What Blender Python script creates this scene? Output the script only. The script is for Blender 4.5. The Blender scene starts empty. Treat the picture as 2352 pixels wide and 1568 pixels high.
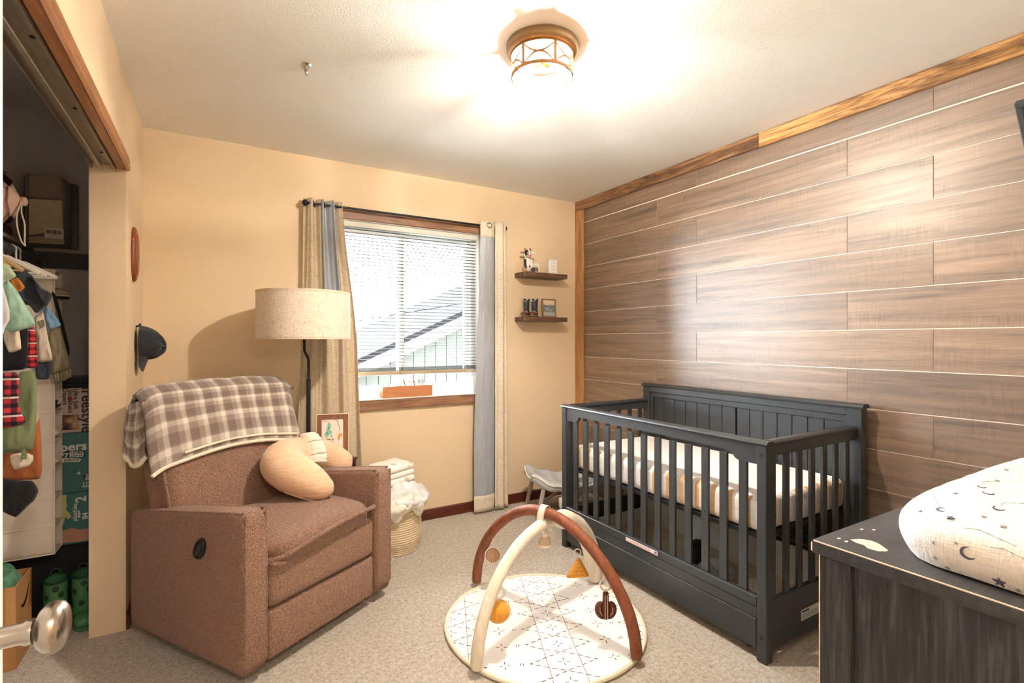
import bpy, bmesh, math, random
from mathutils import Vector, Matrix, noise
random.seed(7)
PI = math.pi
SC = bpy.context.scene
COL = SC.collection

# ---------------------------------------------------------------- camera
F_PX, CX, CY, CAM_H = 1155.0, 1176.0, 781.0, 1.278
YAW = math.atan(684 / 1155.0)
SN, CS = math.sin(YAW), math.cos(YAW)
cam_d = bpy.data.cameras.new('camera')
cam_d.sensor_width = 36.0
cam_d.lens = F_PX / 2352.0 * 36.0
cam_d.shift_y = (CY - 784.0) / 2352.0
cam_d.clip_start = 0.02
cam = bpy.data.objects.new('camera', cam_d)
cam.location = (0, 0, CAM_H)
cam.rotation_euler = (PI / 2, 0, -YAW)
COL.objects.link(cam)
SC.camera = cam

# ---------------------------------------------------------------- light
SKY = 36.0
world = bpy.data.worlds.new('overcast')
SC.world = world
world.use_nodes = True
bg = world.node_tree.nodes['Background']
bg.inputs[0].default_value = (0.86, 0.94, 1.0, 1)
bg.inputs[1].default_value = SKY
BULB_W = 33.0           # watts of each bulb in the ceiling fixture
FILL_W = 15.0           # watts of the fill light added behind the doorway
SC.cycles.use_light_tree = False
SC.cycles.max_bounces = 7
SC.cycles.diffuse_bounces = 4
SC.cycles.glossy_bounces = 3
SC.view_settings.view_transform = 'Standard'
SC.view_settings.look = 'None'
SC.view_settings.gamma = 1.0
SC.view_settings.use_curve_mapping = False
SC.view_settings.exposure = 1.55

# ---------------------------------------------------------------- helpers
def lin(c):
    c /= 255.0
    return c / 12.92 if c <= 0.04045 else ((c + 0.055) / 1.055) ** 2.4
def rgb(r, g, b):
    return (lin(r), lin(g), lin(b), 1.0)
def ray(x, y):
    u = (x - CX) / F_PX
    return Vector((SN + u * CS, CS - u * SN, (CY - y) / F_PX))
def at(x, y, X=None, Y=None, Z=None):
    r = ray(x, y)
    t = X / r.x if X is not None else (Y / r.y if Y is not None else (Z - CAM_H) / r.z)
    return Vector((r.x * t, r.y * t, CAM_H + r.z * t))

MATS = {}
class N:
    """small node-tree builder"""
    def __init__(s, name):
        s.m = bpy.data.materials.new(name); s.m.use_nodes = True
        s.t = s.m.node_tree; s.b = s.t.nodes['Principled BSDF']; s.o = s.t.nodes['Material Output']
        s._tc = None
    def n(s, t, **kw):
        nd = s.t.nodes.new(t)
        for k, v in kw.items():
            if k[0] == 'i' and k[1:].isdigit(): nd.inputs[int(k[1:])].default_value = v
            else: setattr(nd, k, v)
        return nd
    def l(s, a, b): s.t.links.new(a, b)
    def tc(s, w='Object'):
        if s._tc is None: s._tc = s.n('ShaderNodeTexCoord')
        return s._tc.outputs[w]
    def mp(s, scale, w='Object', rot=(0, 0, 0), loc=(0, 0, 0)):
        m = s.n('ShaderNodeMapping'); s.l(s.tc(w), m.inputs[0])
        m.inputs['Scale'].default_value = scale; m.inputs['Rotation'].default_value = rot
        m.inputs['Location'].default_value = loc
        return m.outputs[0]
    def noise(s, vec, scale=5, detail=4, rough=.55, dist=0.0):
        nd = s.n('ShaderNodeTexNoise'); s.l(vec, nd.inputs['Vector'])
        nd.inputs['Scale'].default_value = scale; nd.inputs['Detail'].default_value = detail
        nd.inputs['Roughness'].default_value = rough; nd.inputs['Distortion'].default_value = dist
        return nd.outputs['Fac']
    def ramp(s, fac, stops):
        r = s.n('ShaderNodeValToRGB'); s.l(fac, r.inputs[0])
        e = r.color_ramp.elements
        while len(e) < len(stops): e.new(.5)
        for i, (p, c) in enumerate(stops): e[i].position = p; e[i].color = c
        return r.outputs[0]
    def math(s, op, a, b=None, c=None):
        nd = s.n('ShaderNodeMath', operation=op)
        for i, v in enumerate((a, b, c)):
            if v is None: continue
            if isinstance(v, (int, float)): nd.inputs[i].default_value = v
            else: s.l(v, nd.inputs[i])
        return nd.outputs[0]
    def mix(s, fac, a, b, blend='MIX'):
        nd = s.n('ShaderNodeMix', data_type='RGBA', blend_type=blend)
        for i, v in ((0, fac), (6, a), (7, b)):
            if isinstance(v, (int, float, tuple)): nd.inputs[i].default_value = v
            else: s.l(v, nd.inputs[i])
        return nd.outputs[2]
    def sep(s, vec):
        nd = s.n('ShaderNodeSeparateXYZ'); s.l(vec, nd.inputs[0]); return nd.outputs
    def bump(s, h, strength=.3, dist=.01):
        nd = s.n('ShaderNodeBump'); s.l(h, nd.inputs['Height'])
        nd.inputs['Strength'].default_value = strength; nd.inputs['Distance'].default_value = dist
        s.l(nd.outputs[0], s.b.inputs['Normal'])
    def col(s, c):
        if isinstance(c, tuple): s.b.inputs['Base Color'].default_value = c
        else: s.l(c, s.b.inputs['Base Color'])
    def set(s, rough=.6, metal=0, spec=None, sheen=0, coat=0):
        s.b.inputs['Roughness'].default_value = rough; s.b.inputs['Metallic'].default_value = metal
        if spec is not None: s.b.inputs['Specular IOR Level'].default_value = spec
        if sheen: s.b.inputs['Sheen Weight'].default_value = sheen; s.b.inputs['Sheen Roughness'].default_value = .5
        if coat: s.b.inputs['Coat Weight'].default_value = coat
        return s
def plain(name, c, rough=.6, metal=0, spec=None, var=.06, vscale=6, bump=0, bscale=60, bdist=.002, sheen=0, coat=0):
    """one colour with a faint mottling and optional fine relief"""
    if name in MATS: return MATS[name]
    k = N(name); k.set(rough, metal, spec, sheen, coat)
    v = k.mp((1, 1, 1))
    if var:
        f = k.noise(v, vscale, 3)
        a = tuple(min(1, x * (1 - var)) for x in c[:3]) + (1,); b = tuple(min(1, x * (1 + var)) for x in c[:3]) + (1,)
        k.col(k.ramp(f, [(.3, a), (.7, b)]))
    else: k.col(c)
    if bump: k.bump(k.noise(v, bscale, 3), bump, bdist)
    MATS[name] = k.m
    return k.m
def fabric(name, c, c2=None, scale=(900, 900, 900), rough=.9, bump=.25, sheen=.2, cross=None):
    """woven cloth: two sets of threads made from stretched noise"""
    if name in MATS: return MATS[name]
    k = N(name); k.set(rough, 0, .2, sheen)
    c2 = c2 or tuple(x * .8 for x in c[:3]) + (1,)
    s = scale[0]
    a = k.noise(k.mp((s, s, s * .06)), 1, 2); b = k.noise(k.mp((s * .06, s * .06, s)), 1, 2)
    h = k.math('ADD', a, b)
    k.col(k.ramp(h, [(.78, c2), (1.15, c)]))
    k.bump(h, bump, .002)
    MATS[name] = k.m
    return k.m
def wood(name, stops, axis='X', scale=1.0, rough=.45, bump=.1, knots=False, ring=9.0, spec=None, fine=1.0):
    """grain running along an axis, optional knots"""
    if name in MATS: return MATS[name]
    k = N(name); k.set(rough, 0, spec)
    st = {'X': (1, 12, 12), 'Y': (12, 1, 12), 'Z': (12, 12, 1)}[axis]
    st = tuple(x * scale for x in st)
    v = k.mp(st)
    n1 = k.noise(v, 1.2, 5, .6, 1.2)
    n2 = k.noise(k.mp(tuple(x * 8 for x in st)), 1.0, 4, .6)
    f = k.math('ADD', k.math('MULTIPLY', n1, .72), k.math('MULTIPLY', n2, .28 * fine))
    c = k.ramp(f, stops)
    if knots:
        vo = k.n('ShaderNodeTexVoronoi'); k.l(k.mp(tuple(2.2 if x == scale else 9.0 for x in st)), vo.inputs['Vector'])
        vo.inputs['Scale'].default_value = 1.0
        kn = k.ramp(vo.outputs['Distance'], [(.06, (1, 1, 1, 1)), (.2, (0, 0, 0, 1))])
        c = k.mix(k.math('MULTIPLY', kn, .8), c, tuple(x * .25 for x in stops[0][1][:3]) + (1,))
    k.col(c)
    k.bump(f, bump, .004)
    MATS[name] = k.m
    return k.m

class MB:
    """collects shapes in one bmesh; build() links them as ONE mesh object"""
    def __init__(s): s.bm = bmesh.new(); s.mi = 0; s.uv = s.bm.loops.layers.uv.new('UVMap')
    def _fin(s, vs, mtx):
        if mtx is not None: bmesh.ops.transform(s.bm, matrix=mtx, verts=vs)
        for f in {f for v in vs for f in v.link_faces}:
            if f.tag is False: f.material_index = s.mi; f.tag = True
        return vs
    def box(s, x0, x1, y0, y1, z0, z1, bev=0.0, seg=2, mtx=None):
        m = Matrix.Translation(((x0 + x1) / 2, (y0 + y1) / 2, (z0 + z1) / 2)) @ Matrix.Diagonal((x1 - x0, y1 - y0, z1 - z0, 1))
        r = bmesh.ops.create_cube(s.bm, size=1, matrix=m)['verts']
        if bev > 0:
            es = list({e for v in r for e in v.link_edges})
            r2 = bmesh.ops.bevel(s.bm, geom=es, offset=bev, segments=seg, profile=.5, affect='EDGES')
            r = list({v for f in r2['faces'] for v in f.verts} | {v for v in r if v.is_valid})
        return s._fin(r, mtx)
    def tube(s, path, r, n=10, closed=False, cap=True, mtx=None, flat=1.0, up=None):
        path = [Vector(p) for p in path]; m = len(path)
        rr = r if isinstance(r, (list, tuple)) else [r] * m
        rings = []; prev = None
        for i, p in enumerate(path):
            a = path[(i - 1) % m] if (i or closed) else p; b = path[(i + 1) % m] if (i < m - 1 or closed) else p
            t = (b - a).normalized()
            if prev is None:
                ref = Vector(up) if up else (Vector((0, 0, 1)) if abs(t.z) < .9 else Vector((1, 0, 0)))
                u = (ref - t * ref.dot(t)).normalized()
            else:
                u = (prev - t * prev.dot(t)).normalized()
            prev = u; w = t.cross(u)
            rings.append([s.bm.verts.new(p + (u * math.cos(2 * PI * j / n) * flat + w * math.sin(2 * PI * j / n)) * rr[i]) for j in range(n)])
        for i in range(m - (0 if closed else 1)):
            A = rings[i]; B = rings[(i + 1) % m]
            for j in range(n): s.bm.faces.new((A[j], A[(j + 1) % n], B[(j + 1) % n], B[j]))
        if cap and not closed:
            s.bm.faces.new(list(reversed(rings[0]))); s.bm.faces.new(rings[-1])
        return s._fin([v for g in rings for v in g], mtx)
    def lathe(s, prof, n=32, c=(0, 0, 0), mtx=None, sx=1.0, sy=1.0):
        rings = []
        for r, z in prof:
            rings.append([s.bm.verts.new((c[0] + max(r, 1e-4) * sx * math.cos(2 * PI * j / n), c[1] + max(r, 1e-4) * sy * math.sin(2 * PI * j / n), c[2] + z)) for j in range(n)])
        for A, B in zip(rings, rings[1:]):
            for j in range(n): s.bm.faces.new((A[j], A[(j + 1) % n], B[(j + 1) % n], B[j]))
        s.bm.faces.new(list(reversed(rings[0]))); s.bm.faces.new(rings[-1])
        return s._fin([v for g in rings for v in g], mtx)
    def prism(s, poly, lo, hi, axis='Y', mtx=None, bev=0):
        """2D polygon pushed along an axis; Y: poly=(x,z), X: (y,z), Z: (x,y)"""
        def P3(p, w): return {'Y': (p[0], w, p[1]), 'X': (w, p[0], p[1]), 'Z': (p[0], p[1], w)}[axis]
        A = [s.bm.verts.new(P3(p, lo)) for p in poly]; B = [s.bm.verts.new(P3(p, hi)) for p in poly]
        m = len(poly)
        fs = [s.bm.faces.new(A), s.bm.faces.new(list(reversed(B)))]
        for i in range(m): fs.append(s.bm.faces.new((A[i], B[i], B[(i + 1) % m], A[(i + 1) % m])))
        bmesh.ops.recalc_face_normals(s.bm, faces=fs)
        vs = A + B
        if bev:
            es = [e for e in {e for v in A + B for e in v.link_edges}]
            r2 = bmesh.ops.bevel(s.bm, geom=es, offset=bev, segments=2, profile=.5, affect='EDGES')
            vs = list({v for f in r2['faces'] for v in f.verts} | {v for v in A + B if v.is_valid})
        return s._fin(vs, mtx)
    def softprism(s, poly, lo, hi, r, axis='X', seg=4):
        """prism whose two rims are rounded over with radius r"""
        P_ = [Vector(p) for p in poly]; n = len(P_)
        ar = sum(P_[i].x * P_[(i + 1) % n].y - P_[(i + 1) % n].x * P_[i].y for i in range(n)); sg = 1 if ar > 0 else -1
        nr = []
        for i in range(n):
            a = (P_[i] - P_[i - 1]).normalized(); b = (P_[(i + 1) % n] - P_[i]).normalized()
            t = Vector((-(a.y + b.y), a.x + b.x)); t = t.normalized() * sg
            nr.append(t / max(.5, abs(t.dot(Vector((-a.y, a.x))))))
        def P3(p, w): return {'Y': (p.x, w, p.y), 'X': (w, p.x, p.y), 'Z': (p.x, p.y, w)}[axis]
        st = [(lo + r - r * math.sin(PI / 2 * (1 - k / seg)), r - r * math.cos(PI / 2 * (1 - k / seg))) for k in range(seg + 1)]
        st += [(hi - r + r * math.sin(PI / 2 * k / seg), r - r * math.cos(PI / 2 * k / seg)) for k in range(seg + 1)]
        G = [[s.bm.verts.new(P3(P_[i] + nr[i] * q, w)) for i in range(n)] for w, q in st]
        fs = [s.bm.faces.new(G[0]), s.bm.faces.new(list(reversed(G[-1])))]
        for A, B in zip(G, G[1:]):
            for i in range(n): fs.append(s.bm.faces.new((A[i], B[i], B[(i + 1) % n], A[(i + 1) % n])))
        bmesh.ops.recalc_face_normals(s.bm, faces=fs)
        return s._fin([v for g in G for v in g], None)
    def sheet(s, fn, nu, nv, thick=0.0, closed_u=False, mtx=None, uvs=(1, 1)):
        """surface fn(u,v)->xyz with UVs; thick>0 gives it a back side"""
        G = [[s.bm.verts.new(fn(i / nu, j / nv)) for j in range(nv + 1)] for i in range(nu + (0 if closed_u else 1))]
        fs = []; M_ = len(G)
        for i in range(nu):
            for j in range(nv):
                a, b = G[i][j], G[(i + 1) % M_][j]; c, d = G[(i + 1) % M_][j + 1], G[i][j + 1]
                f = s.bm.faces.new((a, b, c, d)); fs.append(f)
                for lp, (p, q) in zip(f.loops, ((i, j), (i + 1, j), (i + 1, j + 1), (i, j + 1))): lp[s.uv].uv = (p / nu * uvs[0], q / nv * uvs[1])
        vs = [v for g in G for v in g]
        if thick:
            s.bm.normal_update()
            nrm = {v: v.normal.copy() for v in vs}
            back = {v: s.bm.verts.new(v.co - nrm[v] * thick) for v in vs}
            for f in list(fs):
                g = s.bm.faces.new([back[v] for v in reversed(f.verts)])
                for lp, lo in zip(g.loops, reversed(list(f.loops))): lp[s.uv].uv = lo[s.uv].uv
            es = {e for f in fs for e in f.edges if sum(1 for q in e.link_faces) == 1}
            for e in es:
                a, b = e.verts
                f = e.link_faces[0]
                lv = list(f.verts); ia = lv.index(a)
                if lv[(ia + 1) % len(lv)] is not b: a, b = b, a
                g = s.bm.faces.new((b, a, back[a], back[b]))
                uvm = {lp.vert: lp[s.uv].uv.copy() for lp in f.loops}
                for lp in g.loops:
                    src = lp.vert if lp.vert in uvm else next(v for v in (a, b) if back[v] is lp.vert)
                    lp[s.uv].uv = uvm[src]
            vs = vs + list(back.values())
        return s._fin(vs, mtx)
    def ball(s, c, r, n=16, m=10, mtx=None, pw=1.0):
        """ellipsoid; pw<1 makes it boxier"""
        r = r if isinstance(r, (tuple, list)) else (r, r, r)
        def e(x): return math.copysign(abs(x) ** pw, x)
        rings = []
        for i in range(m + 1):
            th = PI * i / m; sz, cz = math.sin(th), math.cos(th)
            rings.append([s.bm.verts.new((c[0] + r[0] * e(sz) * e(math.cos(2 * PI * j / n)) if 0 < i < m else c[0] + r[0] * 1e-3 * math.cos(2 * PI * j / n),
                                           c[1] + r[1] * e(sz) * e(math.sin(2 * PI * j / n)) if 0 < i < m else c[1] + r[1] * 1e-3 * math.sin(2 * PI * j / n),
                                           c[2] + r[2] * e(cz))) for j in range(n)])
        for A, B in zip(rings, rings[1:]):
            for j in range(n): s.bm.faces.new((A[(j + 1) % n], A[j], B[j], B[(j + 1) % n]))
        s.bm.faces.new(rings[0]); s.bm.faces.new(list(reversed(rings[-1])))
        return s._fin([v for g in rings for v in g], mtx)
    def lobe(s, poly, y, thick, c=None, rings=5, wr=.004, axis='Y', sub=4, seed=0):
        """soft pad with a star-shaped outline in a plane, swelling to both sides"""
        pts = []
        m = len(poly)
        for i in range(m):
            a, b = Vector(poly[i]), Vector(poly[(i + 1) % m])
            for k in range(sub): pts.append(a.lerp(b, k / sub))
        for _ in range(1):
            pts = [(pts[i - 1] + pts[i] * 2 + pts[(i + 1) % len(pts)]) / 4 for i in range(len(pts))]
        c = Vector(c) if c else sum(pts, Vector((0, 0))) / len(pts)
        n = len(pts); allv = []
        def P3(p, w): return {'Y': (p.x, w, p.y), 'X': (w, p.x, p.y), 'Z': (p.x, p.y, w)}[axis]
        edge = [s.bm.verts.new(P3(p, y)) for p in pts]; allv += edge
        for sg in (-1, 1):
            prev = edge
            for k in range(1, rings + 1):
                f = k / rings
                if k < rings:
                    ring = []
                    for p in pts:
                        q = p.lerp(c, f * .97)
                        w = thick / 2 * (1 - (1 - f) ** 6) ** .6 + min(1, f * 4) * (wr * noise.noise(Vector((q.x * 34 + seed, q.y * 11, sg * 5.0 + seed))) + wr * .5 * noise.noise(Vector((q.x * 60 + seed, q.y * 40, sg * 3.0))))
                        ring.append(s.bm.verts.new(P3(q, y + sg * max(w, .0005))))
                    for j in range(n):
                        q4 = (prev[j], prev[(j + 1) % n], ring[(j + 1) % n], ring[j])
                        s.bm.faces.new(q4 if sg < 0 else tuple(reversed(q4)))
                    allv += ring; prev = ring
                else:
                    v = s.bm.verts.new(P3(c, y + sg * thick / 2)); allv.append(v)
                    for j in range(n):
                        t3 = (prev[j], prev[(j + 1) % n], v)
                        s.bm.faces.new(t3 if sg < 0 else tuple(reversed(t3)))
        return s._fin(allv, None)
    def build(s, name, mat, parent=None, smooth=40, recentre=True, recalc=False):
        if recalc: bmesh.ops.recalc_face_normals(s.bm, faces=s.bm.faces)
        me = bpy.data.meshes.new(name)
        if parent is None and recentre and len(s.bm.verts):
            xs = [v.co.x for v in s.bm.verts]; ys = [v.co.y for v in s.bm.verts]; z0 = min(v.co.z for v in s.bm.verts)
            o3 = Vector(((min(xs) + max(xs)) / 2, (min(ys) + max(ys)) / 2, z0))
            bmesh.ops.translate(s.bm, vec=-o3, verts=s.bm.verts)
        else: o3 = Vector((0, 0, 0))
        s.bm.to_mesh(me); s.bm.free()
        for m in (mat if isinstance(mat, (list, tuple)) else [mat]): me.materials.append(m)
        if smooth is not None:
            me.polygons.foreach_set('use_smooth', [True] * len(me.polygons))
            me.set_sharp_from_angle(angle=math.radians(smooth))
        o = bpy.data.objects.new(name, me); COL.objects.link(o)
        o.location = o3
        if parent is not None: o.parent = parent
        return o
def tag(o, label=None, cat=None, group=None, kind=None):
    if label: o['label'] = label
    if cat: o['category'] = cat
    if group: o['group'] = group
    if kind: o['kind'] = kind
    return o
def thing(name, label, cat, loc=(0, 0, 0), rz=0.0, group=None):
    o = bpy.data.objects.new(name, None); COL.objects.link(o)
    o.location = loc; o.rotation_euler = (0, 0, rz); o.empty_display_size = .05
    return tag(o, label, cat, group)
def struct(o, label=None): return tag(o, label, kind='structure')
def inst(o, loc, parent, rot=None, name=None):
    """another child sharing the mesh"""
    c = bpy.data.objects.new(name or o.name.split('.')[0], o.data); COL.objects.link(c); c.parent = parent
    c.location = loc
    if rot: c.rotation_euler = rot
    return c
def text(body, size, mat, parent, mtx, name='lettering', align='CENTER', depth=.0004, bold=0.0, sx=1.0):
    """flat lettering as mesh; local x is the writing direction, local y up"""
    cu = bpy.data.curves.new(name, 'FONT'); cu.body = body; cu.size = size; cu.align_x = align; cu.align_y = 'CENTER'
    cu.extrude = depth; cu.offset = bold; cu.resolution_u = 3
    tmp = bpy.data.objects.new('tmp_text', cu); COL.objects.link(tmp)
    dg = bpy.context.evaluated_depsgraph_get()
    me = bpy.data.meshes.new_from_object(tmp.evaluated_get(dg)); me.name = name
    bpy.data.objects.remove(tmp); bpy.data.curves.remove(cu)
    me.materials.clear(); me.materials.append(mat)
    me.transform(Matrix(mtx) @ Matrix.Diagonal((sx, 1, 1, 1)))
    o = bpy.data.objects.new(name, me); COL.objects.link(o); o.parent = parent
    return o
def frame_m(origin, x, y):
    x = Vector(x).normalized(); y = Vector(y).normalized(); z = x.cross(y)
    m = Matrix((x, y, z)).transposed().to_4x4(); m.translation = Vector(origin)
    return m
def arc(c, r, a0, a1, n, plane='XZ'):
    out = []
    for i in range(n + 1):
        a = a0 + (a1 - a0) * i / n
        p = (r * math.cos(a), r * math.sin(a))
        out.append({'XZ': (c[0] + p[0], c[1], c[2] + p[1]), 'XY': (c[0] + p[0], c[1] + p[1], c[2]), 'YZ': (c[0], c[1] + p[0], c[2] + p[1])}[plane])
    return out
def spline(pts, n=6):
    """Catmull-Rom through points"""
    P = [Vector(p) for p in pts]; out = []
    for i in range(len(P) - 1):
        p0, p1, p2, p3 = P[max(i - 1, 0)], P[i], P[i + 1], P[min(i + 2, len(P) - 1)]
        for k in range(n):
            t = k / n
            out.append(.5 * ((2 * p1) + (p2 - p0) * t + (2 * p0 - 5 * p1 + 4 * p2 - p3) * t * t + (3 * p1 - p0 - 3 * p2 + p3) * t ** 3))
    out.append(P[-1]); return out
def smooth01(x): x = max(0., min(1., x)); return x * x * (3 - 2 * x)

# ---------------------------------------------------------------- materials
def paint_mat(name, c, c2, bscale=140, bstr=.25):
    k = N(name); k.set(.75, 0, .25)
    v = k.mp((1, 1, 1))
    k.col(k.ramp(k.noise(v, 2.5, 3), [(.3, c2), (.7, c)]))
    k.bump(k.noise(v, bscale, 2, .6), bstr, .003)
    MATS[name] = k.m; return k.m
WALL = paint_mat('cream_wall_paint', rgb(230, 208, 177), rgb(227, 204, 171))
CEIL = paint_mat('white_ceiling_paint', rgb(246, 246, 244), rgb(243, 243, 240), 190, .5)
GREY = paint_mat('dark_grey_closet_paint', rgb(212, 208, 211), rgb(205, 201, 204))
WHITE = plain('white_vinyl', rgb(240, 242, 244), .35, var=.02)
def carpet_mat():
    k = N('beige_carpet'); k.set(.95, 0, .1, .3)
    v = k.mp((1, 1, 1))
    f = k.noise(v, 190, 3, .7); g = k.noise(v, 66, 3, .6, .6); h = k.noise(v, 5, 3)
    s = k.math('ADD', k.math('MULTIPLY', f, .5), k.math('MULTIPLY', g, .5))
    c = k.ramp(s, [(.34, rgb(150, 132, 114)), (.48, rgb(208, 195, 178)), (.6, rgb(238, 229, 216))])
    c = k.mix(k.math('MULTIPLY', h, .25), c, rgb(196, 180, 160))
    k.col(c); k.bump(s, 1.0, .02)
    MATS['carpet'] = k.m; return k.m
CARPET = carpet_mat()
STAIN = wood('red_brown_stained_wood', [(.3, rgb(58, 24, 16)), (.55, rgb(96, 42, 28)), (.75, rgb(120, 58, 38))], 'X', 2.5, .35)
HEADTRIM = wood('oak_casing', [(.3, rgb(128, 78, 42)), (.55, rgb(170, 112, 66)), (.75, rgb(196, 142, 92))], 'Y', 2.5, .35)
BEAM = wood('amber_stained_pine', [(.36, rgb(78, 52, 28)), (.46, rgb(140, 98, 54)), (.53, rgb(184, 138, 84)), (.64, rgb(216, 178, 122))], 'Y', 1.6, .4, .15, True)
BEAMD = wood('brown_stained_pine', [(.36, rgb(64, 44, 30)), (.46, rgb(112, 80, 54)), (.54, rgb(146, 108, 74)), (.66, rgb(180, 142, 102))], 'Y', 1.6, .4, .15, True)
POST = wood('honey_stained_pine_upright', [(.28, rgb(112, 78, 44)), (.46, rgb(164, 118, 72)), (.6, rgb(188, 142, 92)), (.78, rgb(204, 164, 116))], 'Z', 1.6, .4, .15, True)
WINTRIM = wood('mottled_brown_window_trim', [(.3, rgb(82, 60, 48)), (.48, rgb(138, 100, 76)), (.62, rgb(172, 130, 100)), (.8, rgb(190, 152, 122))], 'X', 1.8, .45, .15, True)
def plank_mat():
    k = N('laminate_plank'); k.set(.40, 0, 1.0)
    oi = k.n('ShaderNodeObjectInfo')
    rnd = k.math('MULTIPLY', oi.outputs['Random'], 37.0)
    cx = k.n('ShaderNodeCombineXYZ'); k.l(rnd, cx.inputs[0]); k.l(rnd, cx.inputs[2])
    va = k.n('ShaderNodeVectorMath', operation='ADD'); k.l(k.tc(), va.inputs[0]); k.l(cx.outputs[0], va.inputs[1])
    def mp(sc):
        m = k.n('ShaderNodeMapping'); k.l(va.outputs[0], m.inputs[0]); m.inputs['Scale'].default_value = sc; return m.outputs[0]
    g = k.noise(mp((30, 1.5, 30)), 1, 4, .55, .6)
    fine = k.noise(mp((330, 9, 330)), 1, 3, .6)
    saw = k.noise(mp((14, 150, 14)), 1, 2, .5)
    sawm = k.ramp(k.noise(mp((5, 4, 5)), 1, 2), [(.45, (0, 0, 0, 1)), (.62, (1, 1, 1, 1))])
    f = k.math('ADD', k.math('MULTIPLY', g, .66), k.math('MULTIPLY', fine, .34))
    f = k.math('ADD', f, k.math('MULTIPLY', k.math('MULTIPLY', k.math('SUBTRACT', saw, .5), sawm), .26))
    c = k.ramp(f, [(.28, rgb(80, 64, 52)), (.45, rgb(120, 99, 82)), (.6, rgb(144, 120, 100)), (.78, rgb(168, 143, 120))])
    c = k.mix(1.0, c, oi.outputs['Color'], 'MULTIPLY')
    k.col(c); k.bump(f, .03, .003)
    rr = k.n('ShaderNodeMapRange'); k.l(f, rr.inputs[0]); rr.inputs[1].default_value = .3; rr.inputs[2].default_value = .7
    rr.inputs[3].default_value = .47; rr.inputs[4].default_value = .39; k.l(rr.outputs[0], k.b.inputs['Roughness'])
    MATS['plank'] = k.m; return k.m
PLANK = plank_mat()

# ---------------------------------------------------------------- the setting
XL, XR, YB, H = -0.335, 2.645, 3.39, 2.44
YC0, YC1 = 0.95, 2.775            # closet opening along the left wall
XCB = -1.06                       # closet back wall
m = MB(); m.box(-1.3, 2.9, -1.5, 3.52, -.1, 0); struct(m.build('floor', CARPET, smooth=None, recentre=False), 'beige cut-pile carpet covering the room floor')
m = MB(); m.box(-1.3, 2.9, -1.5, 3.52, H, H + .1); struct(m.build('ceiling', CEIL, smooth=None, recentre=False), 'white lightly textured ceiling')
WX0, WX1, WZ0, WZ1 = .52, 1.72, .88, 2.075    # window opening
m = MB()
m.box(XL - .12, WX0, YB, YB + .13, 0, H); m.box(WX1, 2.9, YB, YB + .13, 0, H)
m.box(WX0, WX1, YB, YB + .13, 0, WZ0); m.box(WX0, WX1, YB, YB + .13, WZ1, H)
struct(m.build('wall_back', WALL, smooth=None, recentre=False), 'cream painted wall around the window')
m = MB()
m.box(XL - .125, XL, YC1, YB, 0, H); m.box(XL - .125, XL, YC0, YC1, 2.045, H); m.box(XL - .125, XL, -1.4, YC0, 0, H)
struct(m.build('wall_left', WALL, smooth=None, recentre=False), 'cream painted wall with the open closet')
m = MB(); m.box(XR + .003, XR + .13, -1.4, YB, 0, H)
wr = struct(m.build('wall_right', plain('white_plank_backing', rgb(236, 228, 216), .7, var=.03), smooth=None, recentre=False), 'accent wall of horizontal wood-look planks')
m = MB()
m.box(.56, 2.9, -.13, -.005, 0, H); m.box(XL, -.29, -.13, -.005, 0, H); m.box(-.29, .56, -.13, -.005, 2.06, H)
struct(m.build('wall_front', WALL, smooth=None, recentre=False), 'cream wall with the doorway the room is seen from')
m = MB(); m.box(-1.3, 2.9, -1.5, -1.4, 0, H); m.box(-1.3, XL - .12, -1.5, YC0 - .02, 0, H)
struct(m.build('wall_hall', WALL, smooth=None, recentre=False), 'hallway wall outside the doorway')
m = MB(); m.box(XCB - .1, XCB, YC0 - .02, YB + .1, 0, H); struct(m.build('wall_closet_back', GREY, smooth=None, recentre=False), 'dark grey closet back wall')
m = MB(); m.box(XCB, XL - .12, YB - .01, YB + .1, 0, H)
struct(m.build('wall_closet_end', GREY, smooth=None, recentre=False), 'dark grey closet end wall')
m = MB(); m.box(XL - .1275, XL - .1255, YC1 + .001, YB - .011, 0, H); struct(m.build('wall_closet_return', GREY, smooth=None, recentre=False), 'dark grey inner face of the closet return')
m = MB(); m.box(XCB, XL - .1255, YC0 - .02, YB - .011, H - .012, H - .001); struct(m.build('ceiling_closet', GREY, smooth=None, recentre=False), 'dark grey closet ceiling')

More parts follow.
